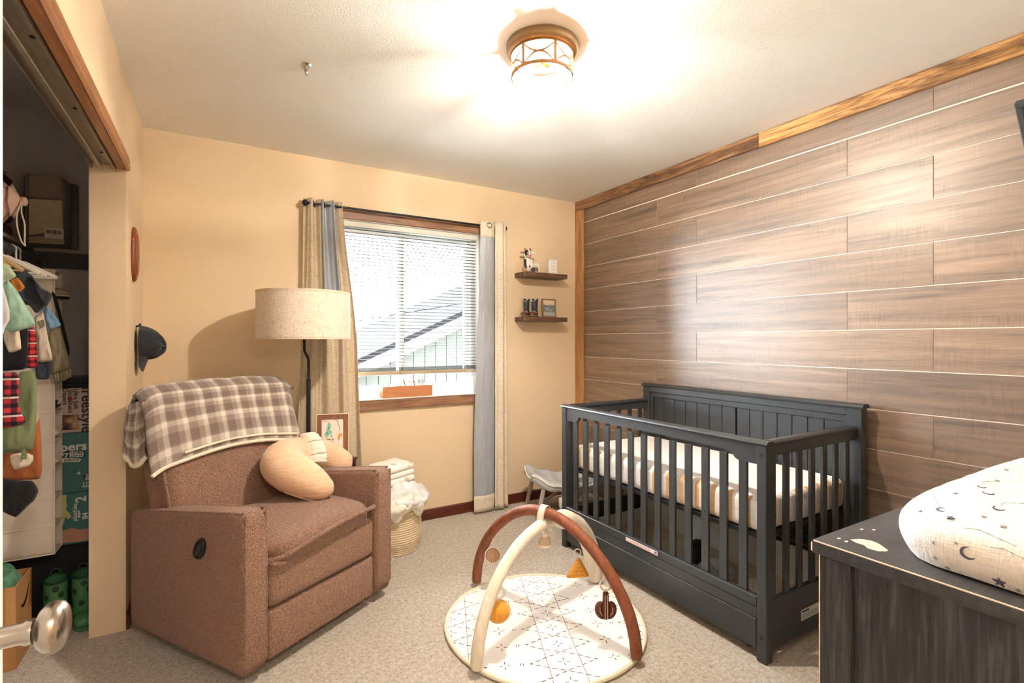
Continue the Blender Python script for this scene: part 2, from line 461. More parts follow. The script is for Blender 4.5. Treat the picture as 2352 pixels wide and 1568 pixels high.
# planks on the right wall, one object each
PH = .1858; Z0 = 1.327 - 7 * PH
JA = [at(1600, 700, X=XR).y, at(2144, 700, X=XR).y]; JB = [at(1509, 700, X=XR).y, at(1946, 700, X=XR).y]
tones = {(12, 0): .94, (12, 1): .82, (12, 2): .94, (11, 0): .86, (11, 1): .98, (11, 2): 1.0, (10, 0): .76, (10, 1): .92, (10, 2): .84,
         (9, 0): .92, (9, 1): 1.04, (9, 2): .86, (8, 0): .84, (8, 1): .86, (8, 2): 1.05, (7, 0): .88, (7, 1): .8, (7, 2): 1.04, (6, 0): .84, (6, 1): 1.06, (6, 2): 1.08,
         (5, 0): 1.0, (5, 1): 1.0, (5, 2): .72, (4, 0): 1.0, (4, 1): .9, (4, 2): .82, (3, 2): .84, (2, 1): .8}
for r in range(13):
    z0 = Z0 + r * PH; z1 = z0 + PH
    gap = .0022 if r < 12 else .0036
    za, zb = max(z0 + (.0019 if r < 12 else .0036), 0.001), min(z1 - (.0019 if r < 11 else .0036), 2.437)
    js = (JA if r % 2 == 0 else JB)
    es = [YB - .022, js[0], js[1], js[1] - 1.22 if r % 2 else js[1] - 1.22]
    es = [YB - .004] + [y for y in js] + [-.003]
    for i in range(len(es) - 1):
        m = MB(); y1, y0 = es[i] - .001, es[i + 1] + .001
        m.box(0, .0028, -(y1 - y0) / 2, (y1 - y0) / 2, -(zb - za) / 2, (zb - za) / 2, .0006, 1)
        p = m.build('plank', PLANK, wr, smooth=None)
        p.location = (XR, (y0 + y1) / 2, (za + zb) / 2)
        t = tones.get((r, i), .8 + .3 * random.random())
        p.color = (t, t * .985, t * .97, 1)
# stained boards along the ceiling and in the corner
m = MB(); m.box(XR - .02, XR - .0005, 1.724, YB - .0005, 2.362, 2.4385, .002, 1); struct(m.build('trim_1', BEAMD, smooth=None), 'brown stained pine board along ceiling, far half')
m = MB(); m.box(XR - .02, XR - .0005, -.004, 1.722, 2.358, 2.4385, .002, 1); struct(m.build('trim_2', BEAM, smooth=None), 'amber stained pine board along ceiling, near half')
m = MB(); m.box(XR - .02, XR - .0005, 3.285, YB - .0005, .001, 2.361, .002, 1); struct(m.build('trim_3', POST, smooth=None), 'honey stained upright pine board in the corner')
# window boards
m = MB(); m.box(WX0 - .03, WX1 + .03, YB - .02, YB - .0005, 2.074, 2.138, .002, 1); struct(m.build('trim_4', WINTRIM, smooth=None), 'mottled brown board over the window')
m = MB(); m.box(WX0 - .03, WX1 + .03, YB - .026, YB - .0005, .812, .875, .002, 1); struct(m.build('trim_5', WINTRIM, smooth=None), 'mottled brown board under the window')
# baseboards
def baseprof(): return [(0, 0), (.012, 0), (.012, .05), (.009, .058), (.009, .066), (.004, .074), (0, .074)]
m = MB(); m.prism([(YB - .0005 - a, b + .001) for a, b in baseprof()], XL + .001, XR - .021, 'X'); struct(m.build('baseboard_back', STAIN, smooth=None), 'dark red-brown wooden baseboard under the window wall')
m = MB(); m.prism([(XL + .0005 + a, b + .001) for a, b in baseprof()], YC1 + .002, YB - .015, 'Y'); struct(m.build('baseboard_left', STAIN, smooth=None), 'dark baseboard beside the closet')
# closet header casing and sliding door track
m = MB()
prof = [(0, 2.028), (.006, 2.022), (.014, 2.03), (.016, 2.045), (.012, 2.055), (.014, 2.062), (.012, 2.082), (.008, 2.088), (0, 2.09)]
m.prism([(XL + .0005 + a, b) for a, b in prof], YC0, YC1 + .005, 'Y'); m.box(XL - .03, XL + .001, YC0, YC1 - .002, 2.028, 2.0445, .001, 1)
struct(m.build('trim_6', HEADTRIM, smooth=None), 'oak casing over the closet opening')
TRACK = plain('brushed_metal_track', rgb(168, 160, 150), .35, .8, var=.1, vscale=20)
m = MB()
m.box(XL - .118, XL - .034, YC0, YC1 - .002, 2.039, 2.0445); m.box(XL - .038, XL - .034, YC0, YC1 - .002, 2.016, 2.039)
m.box(XL - .082, XL - .078, YC0, YC1 - .04, 2.006, 2.039); m.box(XL - .088, XL - .072, YC0, YC1 - .04, 2.003, 2.008, .002, 1); m.box(XL - .118, XL - .114, YC0, YC1 - .002, 2.016, 2.039)
trk = struct(m.build('trim_7', TRACK, smooth=None, recentre=False), 'metal sliding door track under the closet header')
m = MB(); m.lathe([(.006, 0), (.006, -.002), (.003, -.004)], 10)
s0 = None
for y in (1.25, 1.7, 2.15, 2.6):
    if s0 is None: s0 = m.build('screw', plain('dark_steel', rgb(70, 66, 62), .4, .9), trk); s0.location = (XL - .058, y, 2.039)
    else: inst(s0, (XL - .058, y, 2.039), trk)

# window: frame, sashes, panes, sill
wn = bpy.data.objects.new('window_1', None); COL.objects.link(wn); struct(wn, 'white sliding window with two panes')
m = MB(); fy0, fy1 = YB + .055, YB + .125
for (a, b, c_, d) in ((WX0, WX0 + .045, WZ0, WZ1), (WX1 - .045, WX1, WZ0, WZ1), (WX0 + .045, WX1 - .045, WZ0, WZ0 + .045), (WX0 + .045, WX1 - .045, WZ1 - .045, WZ1)):
    m.box(a, b, fy0, fy1, c_, d, .003, 1)
m.build('frame', WHITE, wn, smooth=None)
GLASS = N('window_glass'); 
_t = GLASS.n('ShaderNodeBsdfTransparent'); _g = GLASS.n('ShaderNodeBsdfGlossy'); _g.inputs['Roughness'].default_value = .02
_f = GLASS.n('ShaderNodeFresnel'); _f.inputs[0].default_value = 1.35; _mx = GLASS.n('ShaderNodeMixShader')
GLASS.l(_f.outputs[0], _mx.inputs[0]); GLASS.l(_t.outputs[0], _mx.inputs[1]); GLASS.l(_g.outputs[0], _mx.inputs[2]); GLASS.l(_mx.outputs[0], GLASS.o.inputs[0])
GLASS = GLASS.m
XM = 1.135
for nm, x0, x1, yy in (('sash', WX0 + .045, XM + .02, YB + .062), ('sash', XM - .02, WX1 - .045, YB + .092)):
    m = MB(); w = .036
    for (a, b, c_, d) in ((x0, x0 + w, WZ0 + .045, WZ1 - .045), (x1 - w, x1, WZ0 + .045, WZ1 - .045), (x0 + w, x1 - w, WZ0 + .045, WZ0 + .085), (x0 + w, x1 - w, WZ1 - .085, WZ1 - .045)):
        m.box(a, b, yy, yy + .028, c_, d, .002, 1)
    sh = m.build(nm, WHITE, wn, smooth=None)
    m = MB(); m.box(x0 + w, x1 - w, yy + .012, yy + .016, WZ0 + .085, WZ1 - .085); m.build('pane', GLASS, sh, smooth=None)
m = MB(); m.box(WX0 + .001, WX1 - .001, YB - .03, YB + .055, WZ0 - .004, WZ0 + .004, .002, 1); m.build('sill', WHITE, wn, smooth=None)
m = MB()
for (a, b, c_, d) in ((WX0, WX0 + .006, WZ0, WZ1), (WX1 - .006, WX1, WZ0, WZ1), (WX0 + .006, WX1 - .006, WZ1 - .006, WZ1)): m.box(a, b, YB + .0005, YB + .055, c_, d)
m.build('reveal', plain('white_reveal_paint', rgb(238, 238, 234), .6, var=.02), wn, smooth=None)

# open door beside the camera
DW = plain('white_door_paint', rgb(242, 240, 236), .4, var=.02)
dr = bpy.data.objects.new('door_1', None); COL.objects.link(dr); struct(dr, 'white open door at the edge of the view'); dr.location = (0, 0, 0)
m = MB(); m.box(-.258, -.2235, .03, .852, .012, 2.04, .002, 1); m.build('door_leaf', DW, dr, smooth=None)
NICK = plain('satin_nickel', rgb(170, 160, 150), .26, 1.0, var=.02)
ky, kz = .772, .946
kn = thing('knob', None, None); kn.parent = dr; 
m = MB(); R90 = Matrix.Translation((-.2232, ky, kz)) @ Matrix.Rotation(PI / 2, 4, 'Y')
m.lathe([(.0, 0), (.032, 0), (.033, .003), (.03, .007), (.02, .009), (.0, .009)], 32, mtx=R90); m.build('rose', NICK, kn)
m = MB(); m.lathe([(.0, .008), (.013, .008), (.0115, .012), (.0115, .036), (.014, .040), (.014, .046), (.0, .046)], 32, mtx=R90); m.build('spindle', NICK, kn)
m = MB(); m.lathe([(0, .044), (.011, .044), (.013, .048), (.021, .051), (.0268, .057), (.0285, .064), (.0265, .071), (.020, .0755), (.010, .078), (0, .0785)], 40, mtx=R90); m.build('grip', NICK, kn)

# outdoors: neighbour's gable, ground, power line
m = MB(); m.box(-14, 22, 3.7, 40, -1.2, -1.0); struct(m.build('ground', plain('daylight_bounce_ground', rgb(170, 170, 166), .9), smooth=None), 'unseen ground outside the window, made pale to bounce daylight')  # out of view; pale tone chosen to throw daylight up to the ceiling
NB = thing('neighbour_house', 'pale grey house gable with grooved siding seen through the blind', 'house')
YN = 8.2
q0, q1 = at(812, 858, Y=YN), at(1100, 722, Y=YN)
sl = (q1.z - q0.z) / (q1.x - q0.x)
xa, xb = q0.x - 1.2, q1.x + 3.2
def rz_(x, o=0.0): return q0.z + sl * (x - q0.x) + o
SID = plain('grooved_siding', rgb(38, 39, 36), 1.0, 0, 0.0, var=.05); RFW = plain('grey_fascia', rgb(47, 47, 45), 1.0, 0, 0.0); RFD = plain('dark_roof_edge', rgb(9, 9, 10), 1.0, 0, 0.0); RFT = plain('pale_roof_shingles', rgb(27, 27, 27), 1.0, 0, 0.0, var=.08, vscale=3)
m = MB(); x = xa
while x < xb - .05:
    x2 = min(x + .2, xb)
    m.prism([(x + .006, -1.0), (x2 - .006, -1.0), (x2 - .006, rz_(x2)), (x + .006, rz_(x))], YN, YN + .03, 'Y'); x = x2
m.box(xa, xb, YN + .02, YN + .1, -1.0, rz_(xa)); m.prism([(xa, rz_(xa)), (xb, rz_(xa)), (xb, rz_(xb))], YN + .02, YN + .1, 'Y')
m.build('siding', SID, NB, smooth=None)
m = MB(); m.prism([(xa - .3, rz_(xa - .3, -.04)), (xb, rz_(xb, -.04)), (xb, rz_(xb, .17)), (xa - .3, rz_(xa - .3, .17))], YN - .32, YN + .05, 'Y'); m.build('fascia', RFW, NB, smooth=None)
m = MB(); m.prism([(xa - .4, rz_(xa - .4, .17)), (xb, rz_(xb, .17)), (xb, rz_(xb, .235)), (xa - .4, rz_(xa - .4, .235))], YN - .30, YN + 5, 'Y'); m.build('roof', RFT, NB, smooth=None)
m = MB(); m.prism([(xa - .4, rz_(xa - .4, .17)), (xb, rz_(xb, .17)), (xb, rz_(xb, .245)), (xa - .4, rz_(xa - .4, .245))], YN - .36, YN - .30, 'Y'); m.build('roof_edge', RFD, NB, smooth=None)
m = MB(); a, b = at(815, 738, Y=7.0), at(1100, 690, Y=7.4)
dv = (b - a); m.tube([a - dv * 3, a, b, b + dv * 3], .006, 6); tag(m.build('power_line', plain('black_cable', rgb(9, 9, 10), 1.0, 0, 0.0)), 'thin dark overhead wire above the neighbour roof', 'cable')
# fill light added behind the camera, modelled as an unseen ceiling lamp
hl = thing('added_fill_lamp', 'unseen round white fill lamp added outside the doorway', 'lamp', (.2, -.75, H))
m = MB(); m.lathe([(.0, 0), (.15, 0), (.15, -.02), (0, -.02)], 32); m.build('base', WHITE, hl)
k = N('fill_lamp_glow'); k.col(rgb(255, 250, 240)); k.b.inputs['Emission Color'].default_value = (1, .9, .78, 1); k.b.inputs['Emission Strength'].default_value = 6.0; k.m.cycles.emission_sampling = 'NONE'
_d = bpy.data.lights.new('fill_light', 'POINT'); _d.energy = FILL_W; _d.color = (1, .95, .88); _d.shadow_soft_size = .09
_o = bpy.data.objects.new('fill_light', _d); COL.objects.link(_o); _o.parent = hl; _o.location = (0, 0, -.2)
m = MB(); m.lathe([(.135, -.0205), (.13, -.045), (.1, -.07), (.05, -.085), (0, -.09)], 32); m.build('diffuser', k.m, hl)

# ================================================================ ceiling fixture and hook
LX, LY = 1.117, 1.652
lt = thing('ceiling_light', 'round bronze flush ceiling light with strapped cage and glowing bulbs', 'ceiling light', (LX, LY, H))
BRZ = plain('aged_bronze', rgb(140, 112, 76), .5, .5, var=.08)
m = MB(); m.lathe([(0, -.0005), (.142, -.0005), (.142, -.022), (.138, -.03), (.128, -.036), (.12, -.036), (.118, -.03), (0, -.03)], 64); m.build('canopy_pan', BRZ, lt)
m = MB(); m.lathe([(0, -.0302), (.1175, -.0302), (.1175, -.0312), (0, -.0312)], 48); m.build('reflector_plate', plain('white_enamel', rgb(244, 240, 230), .4, var=.01), lt)
ZT, ZBm, RC = -.036, -.128, .122
CAGE = plain('dark_bronze_cage', rgb(150, 106, 60), .6, .2, var=.08)
def ring(z0, z1, r0, r1):
    q = MB(); q.sheet(lambda u, v: ((r0 + (r1 - r0) * (v in (1 / 3, 2 / 3))) * 0 + [r1, r1, r0, r0, r1][round(v * 4)] * math.cos(2 * PI * u), [r1, r1, r0, r0, r1][round(v * 4)] * math.sin(2 * PI * u), [z0, z1, z1, z0, z0][round(v * 4)]), 64, 4, closed_u=True)
    return q
ring(ZT + .002, ZT - .008, RC - .004, RC).build('top_ring', CAGE, lt, recalc=True)
ring(ZBm + .012, ZBm, RC - .004, RC).build('bottom_ring', CAGE, lt, recalc=True)
NSEC = 6
def cyl(a, z, r=RC - .002): return (r * math.cos(a), r * math.sin(a), z)
for kq in range(NSEC):
    a0 = 2 * PI * kq / NSEC + .35; a1 = a0 + 2 * PI / NSEC
    m = MB(); m.box(-.002, .002, -.006, .006, ZBm + .002, ZT - .002, mtx=Matrix.Translation((RC * math.cos(a0) - .002 * math.cos(a0), RC * math.sin(a0) - .002 * math.sin(a0), 0)) @ Matrix.Rotation(a0, 4, 'Z')); m.build('post', CAGE, lt)
    for sg in (0, 1):
        pts = []
        for i in range(17):
            t = i / 16; z = ZT - .006 + (ZBm - ZT + .012) * (.5 + (.5 - t * (1 - t) * 4 * .5) * (1 if sg else -1))
            pts.append(cyl(a0 + (a1 - a0) * t, z, RC - .003 - .001 * sg))
        m = MB(); m.sheet(lambda u, v: (pts[round(u * 16)][0], pts[round(u * 16)][1], pts[round(u * 16)][2] + (v - .5) * .0085), 16, 1, .0015); m.build('strap', CAGE, lt)
BRASS = plain('lamp_socket_brass', rgb(150, 116, 66), .35, .9)
bk = N('bulb_glow'); bk.m.cycles.emission_sampling = 'NONE'
_t = bk.n('ShaderNodeBsdfTransparent'); _e = bk.n('ShaderNodeEmission'); _e.inputs[0].default_value = (1.0, .78, .5, 1); _e.inputs[1].default_value = 14.0
_mx = bk.n('ShaderNodeMixShader'); _mx.inputs[0].default_value = .3
bk.l(_t.outputs[0], _mx.inputs[1]); bk.l(_e.outputs[0], _mx.inputs[2]); bk.l(_mx.outputs[0], bk.o.inputs[0])
def lamp(name, loc, watts, colour, radius, parent):
    d = bpy.data.lights.new(name, 'POINT'); d.energy = watts; d.color = colour; d.shadow_soft_size = radius
    o = bpy.data.objects.new(name, d); COL.objects.link(o); o.parent = parent; o.location = loc
    return o
for sg in (-1, 1):
    d = Vector((CS, -SN, 0)) * sg
    m = MB(); m.tube([(0, 0, -.03), (0, 0, -.06), d * .014 + Vector((0, 0, -.07)), d * .03 + Vector((0, 0, -.075))], [.006, .006, .011, .012], 12); so = m.build('socket', BRASS, lt)
    m = MB(); M0 = Matrix.Translation(d * .03 + Vector((0, 0, -.075))) @ d.to_track_quat('Z', 'Y').to_matrix().to_4x4()
    m.lathe([(0, 0), (.011, .001), (.014, .01), (.024, .026), (.0275, .038), (.025, .052), (.015, .062), (0, .065)], 24, mtx=M0); m.build('bulb', bk.m, so)
    lamp('bulb_light', d * .055 + Vector((0, 0, -.075)), BULB_W * (1.6 if sg > 0 else .4), (1.0, .91, .78), .018, so)
STEEL = plain('bright_steel', rgb(196, 190, 184), .25, 1.0)
hk = thing('ceiling_hook', 'small steel swag hook screwed to the bare ceiling', 'hook', (.334, 2.274, H))
m = MB(); m.prism([(-.016, -.03), (.016, -.03), (.02, 0), (.012, .028), (-.012, .028), (-.02, 0)], -.003, -.0005, 'Z', bev=.0008); m.build('plate', STEEL, hk)
m = MB(); m.tube(spline([(0, .012, -.003), (0, .012, -.02), (0, -.002, -.036), (0, -.016, -.045), (0, -.02, -.03), (0, -.012, -.022)], 5), [.0045] * 26, 8); m.build('hook_arm', STEEL, hk)
for yy in (-.02, .021):
    m = MB(); m.lathe([(0, -.0032), (.005, -.0032), (.004, -.006), (0, -.007)], 10, (0, yy, 0)); m.build('screw', plain('dark_steel', rgb(70, 66, 62), .4, .9), hk)

# ================================================================ blind
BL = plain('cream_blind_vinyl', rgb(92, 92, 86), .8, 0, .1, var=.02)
BLB = plain('taupe_blind_rail', rgb(176, 160, 138), .5, var=.05)
YS = YB + .027
bl = thing('window_blind', 'pale horizontal slat blind lowered over most of the window', 'blind', (0, 0, 0))
m = MB(); m.box(WX0 + .012, WX1 - .012, YS - .018, YS + .018, 2.03, 2.067, .003, 1); m.build('head_rail', plain('cream_head_rail', rgb(214, 214, 204), .5, var=.02), bl, smooth=None)
bx0, bx1 = WX0 + .015, WX1 - .015
m = MB()
def slatf(u, v):
    w = (v - .5) * .025
    return ((u - .5) * (bx1 - bx0), w * math.cos(-.10), .0022 * (1 - (2 * v - 1) ** 2) + w * math.sin(-.10))
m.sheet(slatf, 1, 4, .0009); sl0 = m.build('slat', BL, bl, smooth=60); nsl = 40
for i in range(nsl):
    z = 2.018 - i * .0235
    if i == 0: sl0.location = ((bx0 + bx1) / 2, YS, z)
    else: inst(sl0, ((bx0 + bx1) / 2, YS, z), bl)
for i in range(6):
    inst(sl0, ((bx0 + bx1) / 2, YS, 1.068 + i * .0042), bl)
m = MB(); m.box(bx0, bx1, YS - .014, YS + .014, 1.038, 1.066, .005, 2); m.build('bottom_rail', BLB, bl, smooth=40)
for xx in (.62, 1.115, 1.61):
    for dy in (-.0135, .0135):
        m = MB(); m.tube([(xx, YS + dy, 2.03), (xx, YS + dy, 1.04)], .0007, 5); m.build('ladder_cord', WHITE, bl)
    m = MB(); m.ball((xx, YS - .016, 1.052), (.009, .004, .009), 8, 6); m.build('cord_button', BLB, bl)
m = MB(); m.tube([(1.04, YS - .02, 2.03), (1.04, YS - .022, 1.42)], .003, 6); m.build('tilt_wand', plain('clear_plastic_wand', rgb(200, 204, 204), .2), bl)

# ================================================================ curtains and rod
LINEN = fabric('oatmeal_linen', rgb(208, 192, 166), rgb(170, 152, 126), (420, 420, 420))
LINE2 = fabric('oatmeal_linen_light', rgb(226, 214, 194), rgb(196, 180, 156), (420, 420, 420))
LINING = plain('grey_blackout_lining', rgb(164, 170, 178), .45, var=.04, vscale=9, bump=.15, bscale=14, bdist=.01)
BLK = plain('matte_black_metal', rgb(34, 36, 40), .45, .4, var=.05)
YRD = 3.325
ra, rb = at(712, 467, Y=YRD), at(1152, 523, Y=YRD); zr = (ra.z + rb.z) / 2
rd = thing('curtain_rod', 'thin black curtain rod with round finials above the window', 'curtain rod', (0, 0, 0))
m = MB(); m.tube([(ra.x, YRD, zr), (rb.x, YRD, zr)], .0075, 10); m.build('rod', BLK, rd)
for x, sg in ((ra.x, -1), (rb.x, 1)):
    m = MB(); m.lathe([(0, 0), (.009, 0), (.009, .006), (.007, .01), (.014, .016), (.019, .026), (.018, .036), (.010, .044), (0, .046)], 20, mtx=Matrix.Translation((x, YRD, zr)) @ Matrix.Rotation(PI / 2 * sg, 4, 'Y')); m.build('finial', BLK, rd)
for x in (ra.x + .03, rb.x - .02):
    m = MB(); m.box(x - .006, x + .006, YRD - .004, YB - .0005, zr - .016, zr - .008, .001, 1); m.box(x - .01, x + .01, YB - .004, YB - .0005, zr - .035, zr + .02, .001, 1); m.build('bracket', BLK, rd)
# left curtain: pleated, flaring down
cl = thing('curtain', 'oatmeal linen curtain gathered behind the floor lamp', 'curtain', (0, 0, 0), group='window curtains')
zt, zb = zr + .032, .02
def cl_edges(z):
    t = (zt - z) / (zt - zb)
    xl = .475 - .045 * t
    xr = .70 + .055 * smooth01(t * 2.2) + .10 * t
    return xl, xr
def clf(u, v, off=0.0):
    z = zt + (zb - zt) * v
    xl, xr = cl_edges(z)
    amp = .022 - .004 * v
    wv = math.sin(u * 2 * PI * 3.6 + .4) + .35 * math.sin(u * 2 * PI * 7.3 + v * 3)
    x = xl + (xr - xl) * (u + .02 * math.sin(u * 20 + v * 5))
    y = YRD + .004 + amp * wv + .004 * noise.noise(Vector((u * 9, z * 3, 1)))
    return (x, y - off, z)
m = MB(); m.sheet(lambda u, v: clf(u, v), 90, 40, .0015); m.build('panel', LINEN, cl, smooth=180)
m = MB()
def clin(u, v):
    w = .44 + (.44 * (1 - v * .25)) * u
    p = clf(w, .004 + v * .36, .0045); return p
m.sheet(clin, 30, 30, .001); m.build('lining', LINING, cl, smooth=180)
m = MB()
for q in (.04, .26, .55):
    m = MB(); x, y, z = clf(q, 0.02)
    m.tube([(p[0], p[1], p[2]) for p in arc((x, YRD, zr), .018, 0, 2 * PI * 23 / 24, 23, 'YZ')], .0028, 6, closed=True); m.build('grommet', BLK, cl)
# right curtain: grey lining turned to the room, linen fold beside it
cr = thing('curtain', 'grey-lined curtain hanging straight beside the small shelves', 'curtain', (0, 0, 0), group='window curtains')
x0t, x1t, x2t = at(1101, 530, Y=YRD).x, at(1134, 530, Y=YRD).x, at(1159, 530, Y=YRD).x
x0b, x1b, x2b = at(1087, 1150, Y=YRD).x, at(1134, 1150, Y=YRD).x, at(1164, 1150, Y=YRD).x
def crx(z, k):
    t = (zt - z) / (zt - .015)
    return [x0t + (x0b - x0t) * smooth01(t * 1.2), x1t + (x1b - x1t) * t, x2t + (x2b - x2t) * t][k]
def crease(z, u): return .006 * noise.noise(Vector((u * 3, z * 7, 4))) + .004 * noise.noise(Vector((u * 8, z * 15, 8)))
def lin_f(u, v, a=.0, b=1.0, o=0.0):
    z = zt + (.015 - zt) * (a + (b - a) * v)
    xa_, xb_ = crx(z, 0), crx(z, 1)
    return (xa_ + (xb_ - xa_) * u, YRD - .012 - .018 * math.sin(PI * u) + crease(z, u) - o, z)
m = MB(); m.sheet(lambda u, v: lin_f(u, v), 24, 70, .0012); m.build('lining', LINING, cr, smooth=180)
m = MB(); m.sheet(lambda u, v: lin_f(u, v, 0, .055, .0022), 24, 4, .001); m.build('heading', LINE2, cr, smooth=180)
m = MB(); m.sheet(lambda u, v: lin_f(u, v, .945, 1.0, .0022), 24, 4, .001); m.build('hem', LINE2, cr, smooth=180)
def front_f(u, v):
    z = zt + .004 + (.012 - zt) * v
    xa_, xb_ = crx(z, 1), crx(z, 2)
    return (xa_ - .004 + (xb_ - xa_ + .004) * u, YRD - .016 - .03 * math.sin(PI * (u * 1.0) + .2) * (1 - .3 * v) - .008 * math.sin(u * 13 + 1.2) + crease(z, u + 3) * .6, z)
m = MB(); m.sheet(front_f, 26, 60, .0015); m.build('panel', LINE2, cr, smooth=180)
m = MB(); gx = (crx(zr, 0) * .45 + crx(zr, 1) * .55)
m.tube([(p[0], p[1], p[2]) for p in arc((gx, YRD - .034, zr), .019, 0, 2 * PI * 23 / 24, 23, 'XZ')], .0035, 8, closed=True); m.build('grommet', plain('pewter_grommet', rgb(120, 116, 110), .35, .9), cr)

# ================================================================ floor lamp
fl = thing('floor_lamp', 'black floor lamp with wide linen drum shade beside the curtain', 'floor lamp', (.459, 3.035, 0))
jog = at(699, 780, Y=3.035).x - .459
SHADE = fabric('linen_lampshade', rgb(232, 220, 204), rgb(196, 178, 156), (520, 520, 520), .85, .2)
zs0, zs1, rs = 1.283, 1.548, .246
m = MB(); m.lathe([(0, 0), (.1, 0), (.1, .012), (.096, .018), (.02, .022), (0, .024)], 40); m.build('base', BLK, fl)
m = MB(); m.tube([(0, 0, .02), (0, 0, 1.06)], .0115, 14); m.build('lower_pole', BLK, fl)
m = MB(); m.tube(spline([(0, 0, 1.06), (0, 0, 1.15), (-.004, 0, 1.18), (jog + .004, 0, 1.21), (jog, 0, 1.24), (jog, 0, 1.40)], 5), .0072, 12); m.build('upper_pole', BLK, fl)
m = MB(); m.lathe([(rs, zs0), (rs, zs1), (rs - .004, zs1), (rs - .004, zs0), (rs, zs0)], 72, (jog, 0, 0)); sh = m.build('shade', SHADE, fl)
m = MB()
for z in (zs0 + .007, zs1 - .007):
    m.sheet(lambda u, v: (jog + (rs + .0012) * math.cos(2 * PI * u), (rs + .0012) * math.sin(2 * PI * u), z + (v - .5) * .013), 72, 1, .001, True)
m.build('shade_binding', fabric('shade_binding_cloth', rgb(222, 206, 188), rgb(186, 164, 142), (520, 520, 520)), sh)
m = MB()
for a in (0.3, 2.4, 4.5): m.tube([(jog, 0, 1.5), (jog + (rs - .004) * math.cos(a), (rs - .004) * math.sin(a), zs1 - .02)], .002, 6)
m.tube([(jog, 0, 1.39), (jog, 0, 1.51)], .014, 12); m.build('shade_fitter', BLK, fl)
m = MB(); m.lathe([(0, 0), (.013, 0), (.02, .02), (.03, .05), (.028, .07), (.015, .085), (0, .09)], 20, (jog, 0, 1.40)); m.build('bulb', plain('white_bulb', rgb(240, 236, 228), .3), fl)

# ================================================================ floating shelves and their contents
SHELF = wood('dark_rustic_shelf', [(.3, rgb(58, 40, 30)), (.5, rgb(98, 70, 52)), (.7, rgb(128, 96, 74))], 'X', 2.2, .55, .2)
SX0, SX1, SY0 = 2.030, 2.438, 3.243
for zc, lab in ((1.786, 'upper dark wood floating shelf holding the toy cow'), (1.442, 'lower dark wood floating shelf holding the boots')):
    s_ = thing('floating_shelf', lab, 'shelf', (0, 0, 0), group='small floating shelves')
    m = MB(); m.box(SX0 + .0005, SX1, SY0 + .0005, YB - .0005, zc - .017, zc + .017, .0015, 1); m.build('board', SHELF, s_, smooth=None)
    m = MB(); m.box(SX0 - .0003, SX0 + .004, SY0 - .0003, SY0 + .003, zc - .0165, zc + .0165); m.build('edge_wear', plain('worn_pale_edge', rgb(170, 140, 112), .7), s_, smooth=None)
ZS1, ZS2 = 1.8035, 1.4595
# toy cow
cw = thing('toy_cow', 'black and white carved cow figure with pink muzzle', 'figurine', (2.092, 3.295, ZS1), -.35)
CWH = plain('cow_white', rgb(232, 226, 216), .6, var=.04); CBK = plain('cow_black', rgb(28, 28, 32), .55); CBR = plain('cow_tan', rgb(168, 118, 78), .6); CPK = plain('cow_pink', rgb(206, 158, 140), .6)
m = MB(); m.ball((0, 0, .062), (.034, .03, .062), 20, 12); m.build('body', CWH, cw)
m = MB(); m.ball((0, -.006, .138), (.033, .028, .034), 20, 12); hd = m.build('head', CWH, cw)
m = MB(); m.ball((-.009, -.0085, .143), (.0215, .0275, .03), 16, 10); m.build('face_patch', CBK, hd)
m = MB(); m.ball((.004, -.03, .122), (.021, .013, .014), 16, 10); m.build('muzzle', CPK, hd)
for x in (-.004, .012):
    m = MB(); m.ball((x, -.0425, .124), (.0028, .0015, .0042), 8, 6); m.build('nostril', CBK, hd)
for x, c_ in ((-.01, CWH), (.014, CBK)):
    m = MB(); m.ball((x, -.0355, .146), (.003, .002, .0048), 8, 6); m.build('eye', c_, hd)
for sg in (-1, 1):
    m = MB(); m.ball((.043 * sg, -.004, .152), (.018, .006, .009), 12, 8, mtx=None); m.build('ear', CBR if sg < 0 else CWH, hd)
    m = MB(); m.tube([(.017 * sg, -.004, .166), (.021 * sg, -.004, .178), (.019 * sg, -.004, .188)], [.008, .009, .006], 10); m.build('horn', CBR, hd)
for x, z, r in ((-.02, .075, .013), (.018, .09, .011), (.01, .045, .012), (.026, .04, .01)):
    m = MB(); m.ball((x, -.0275 + abs(x) * .5, z), (r * .6, .007, r), 10, 8); m.build('spot', CBK, cw)
for sg in (-1, 1):
    m = MB(); m.tube([(.03 * sg, -.012, .02), (.034 * sg, -.036, .016)], [.018, .017], 12); f_ = m.build('hind_leg', CWH, cw)
    m = MB(); m.lathe([(0, 0), (.0165, 0), (.0165, .008), (0, .009)], 14, mtx=Matrix.Translation((.0342 * sg, -.0362, .016)) @ Matrix.Rotation(PI / 2, 4, 'X')); m.build('hoof', CBR if sg < 0 else CBK, f_)
    m = MB(); m.tube([(.024 * sg, -.02, .095), (.026 * sg, -.034, .05), (.02 * sg, -.04, .03)], [.011, .0095, .009], 10); m.build('fore_leg', CWH if sg > 0 else CBK, cw)
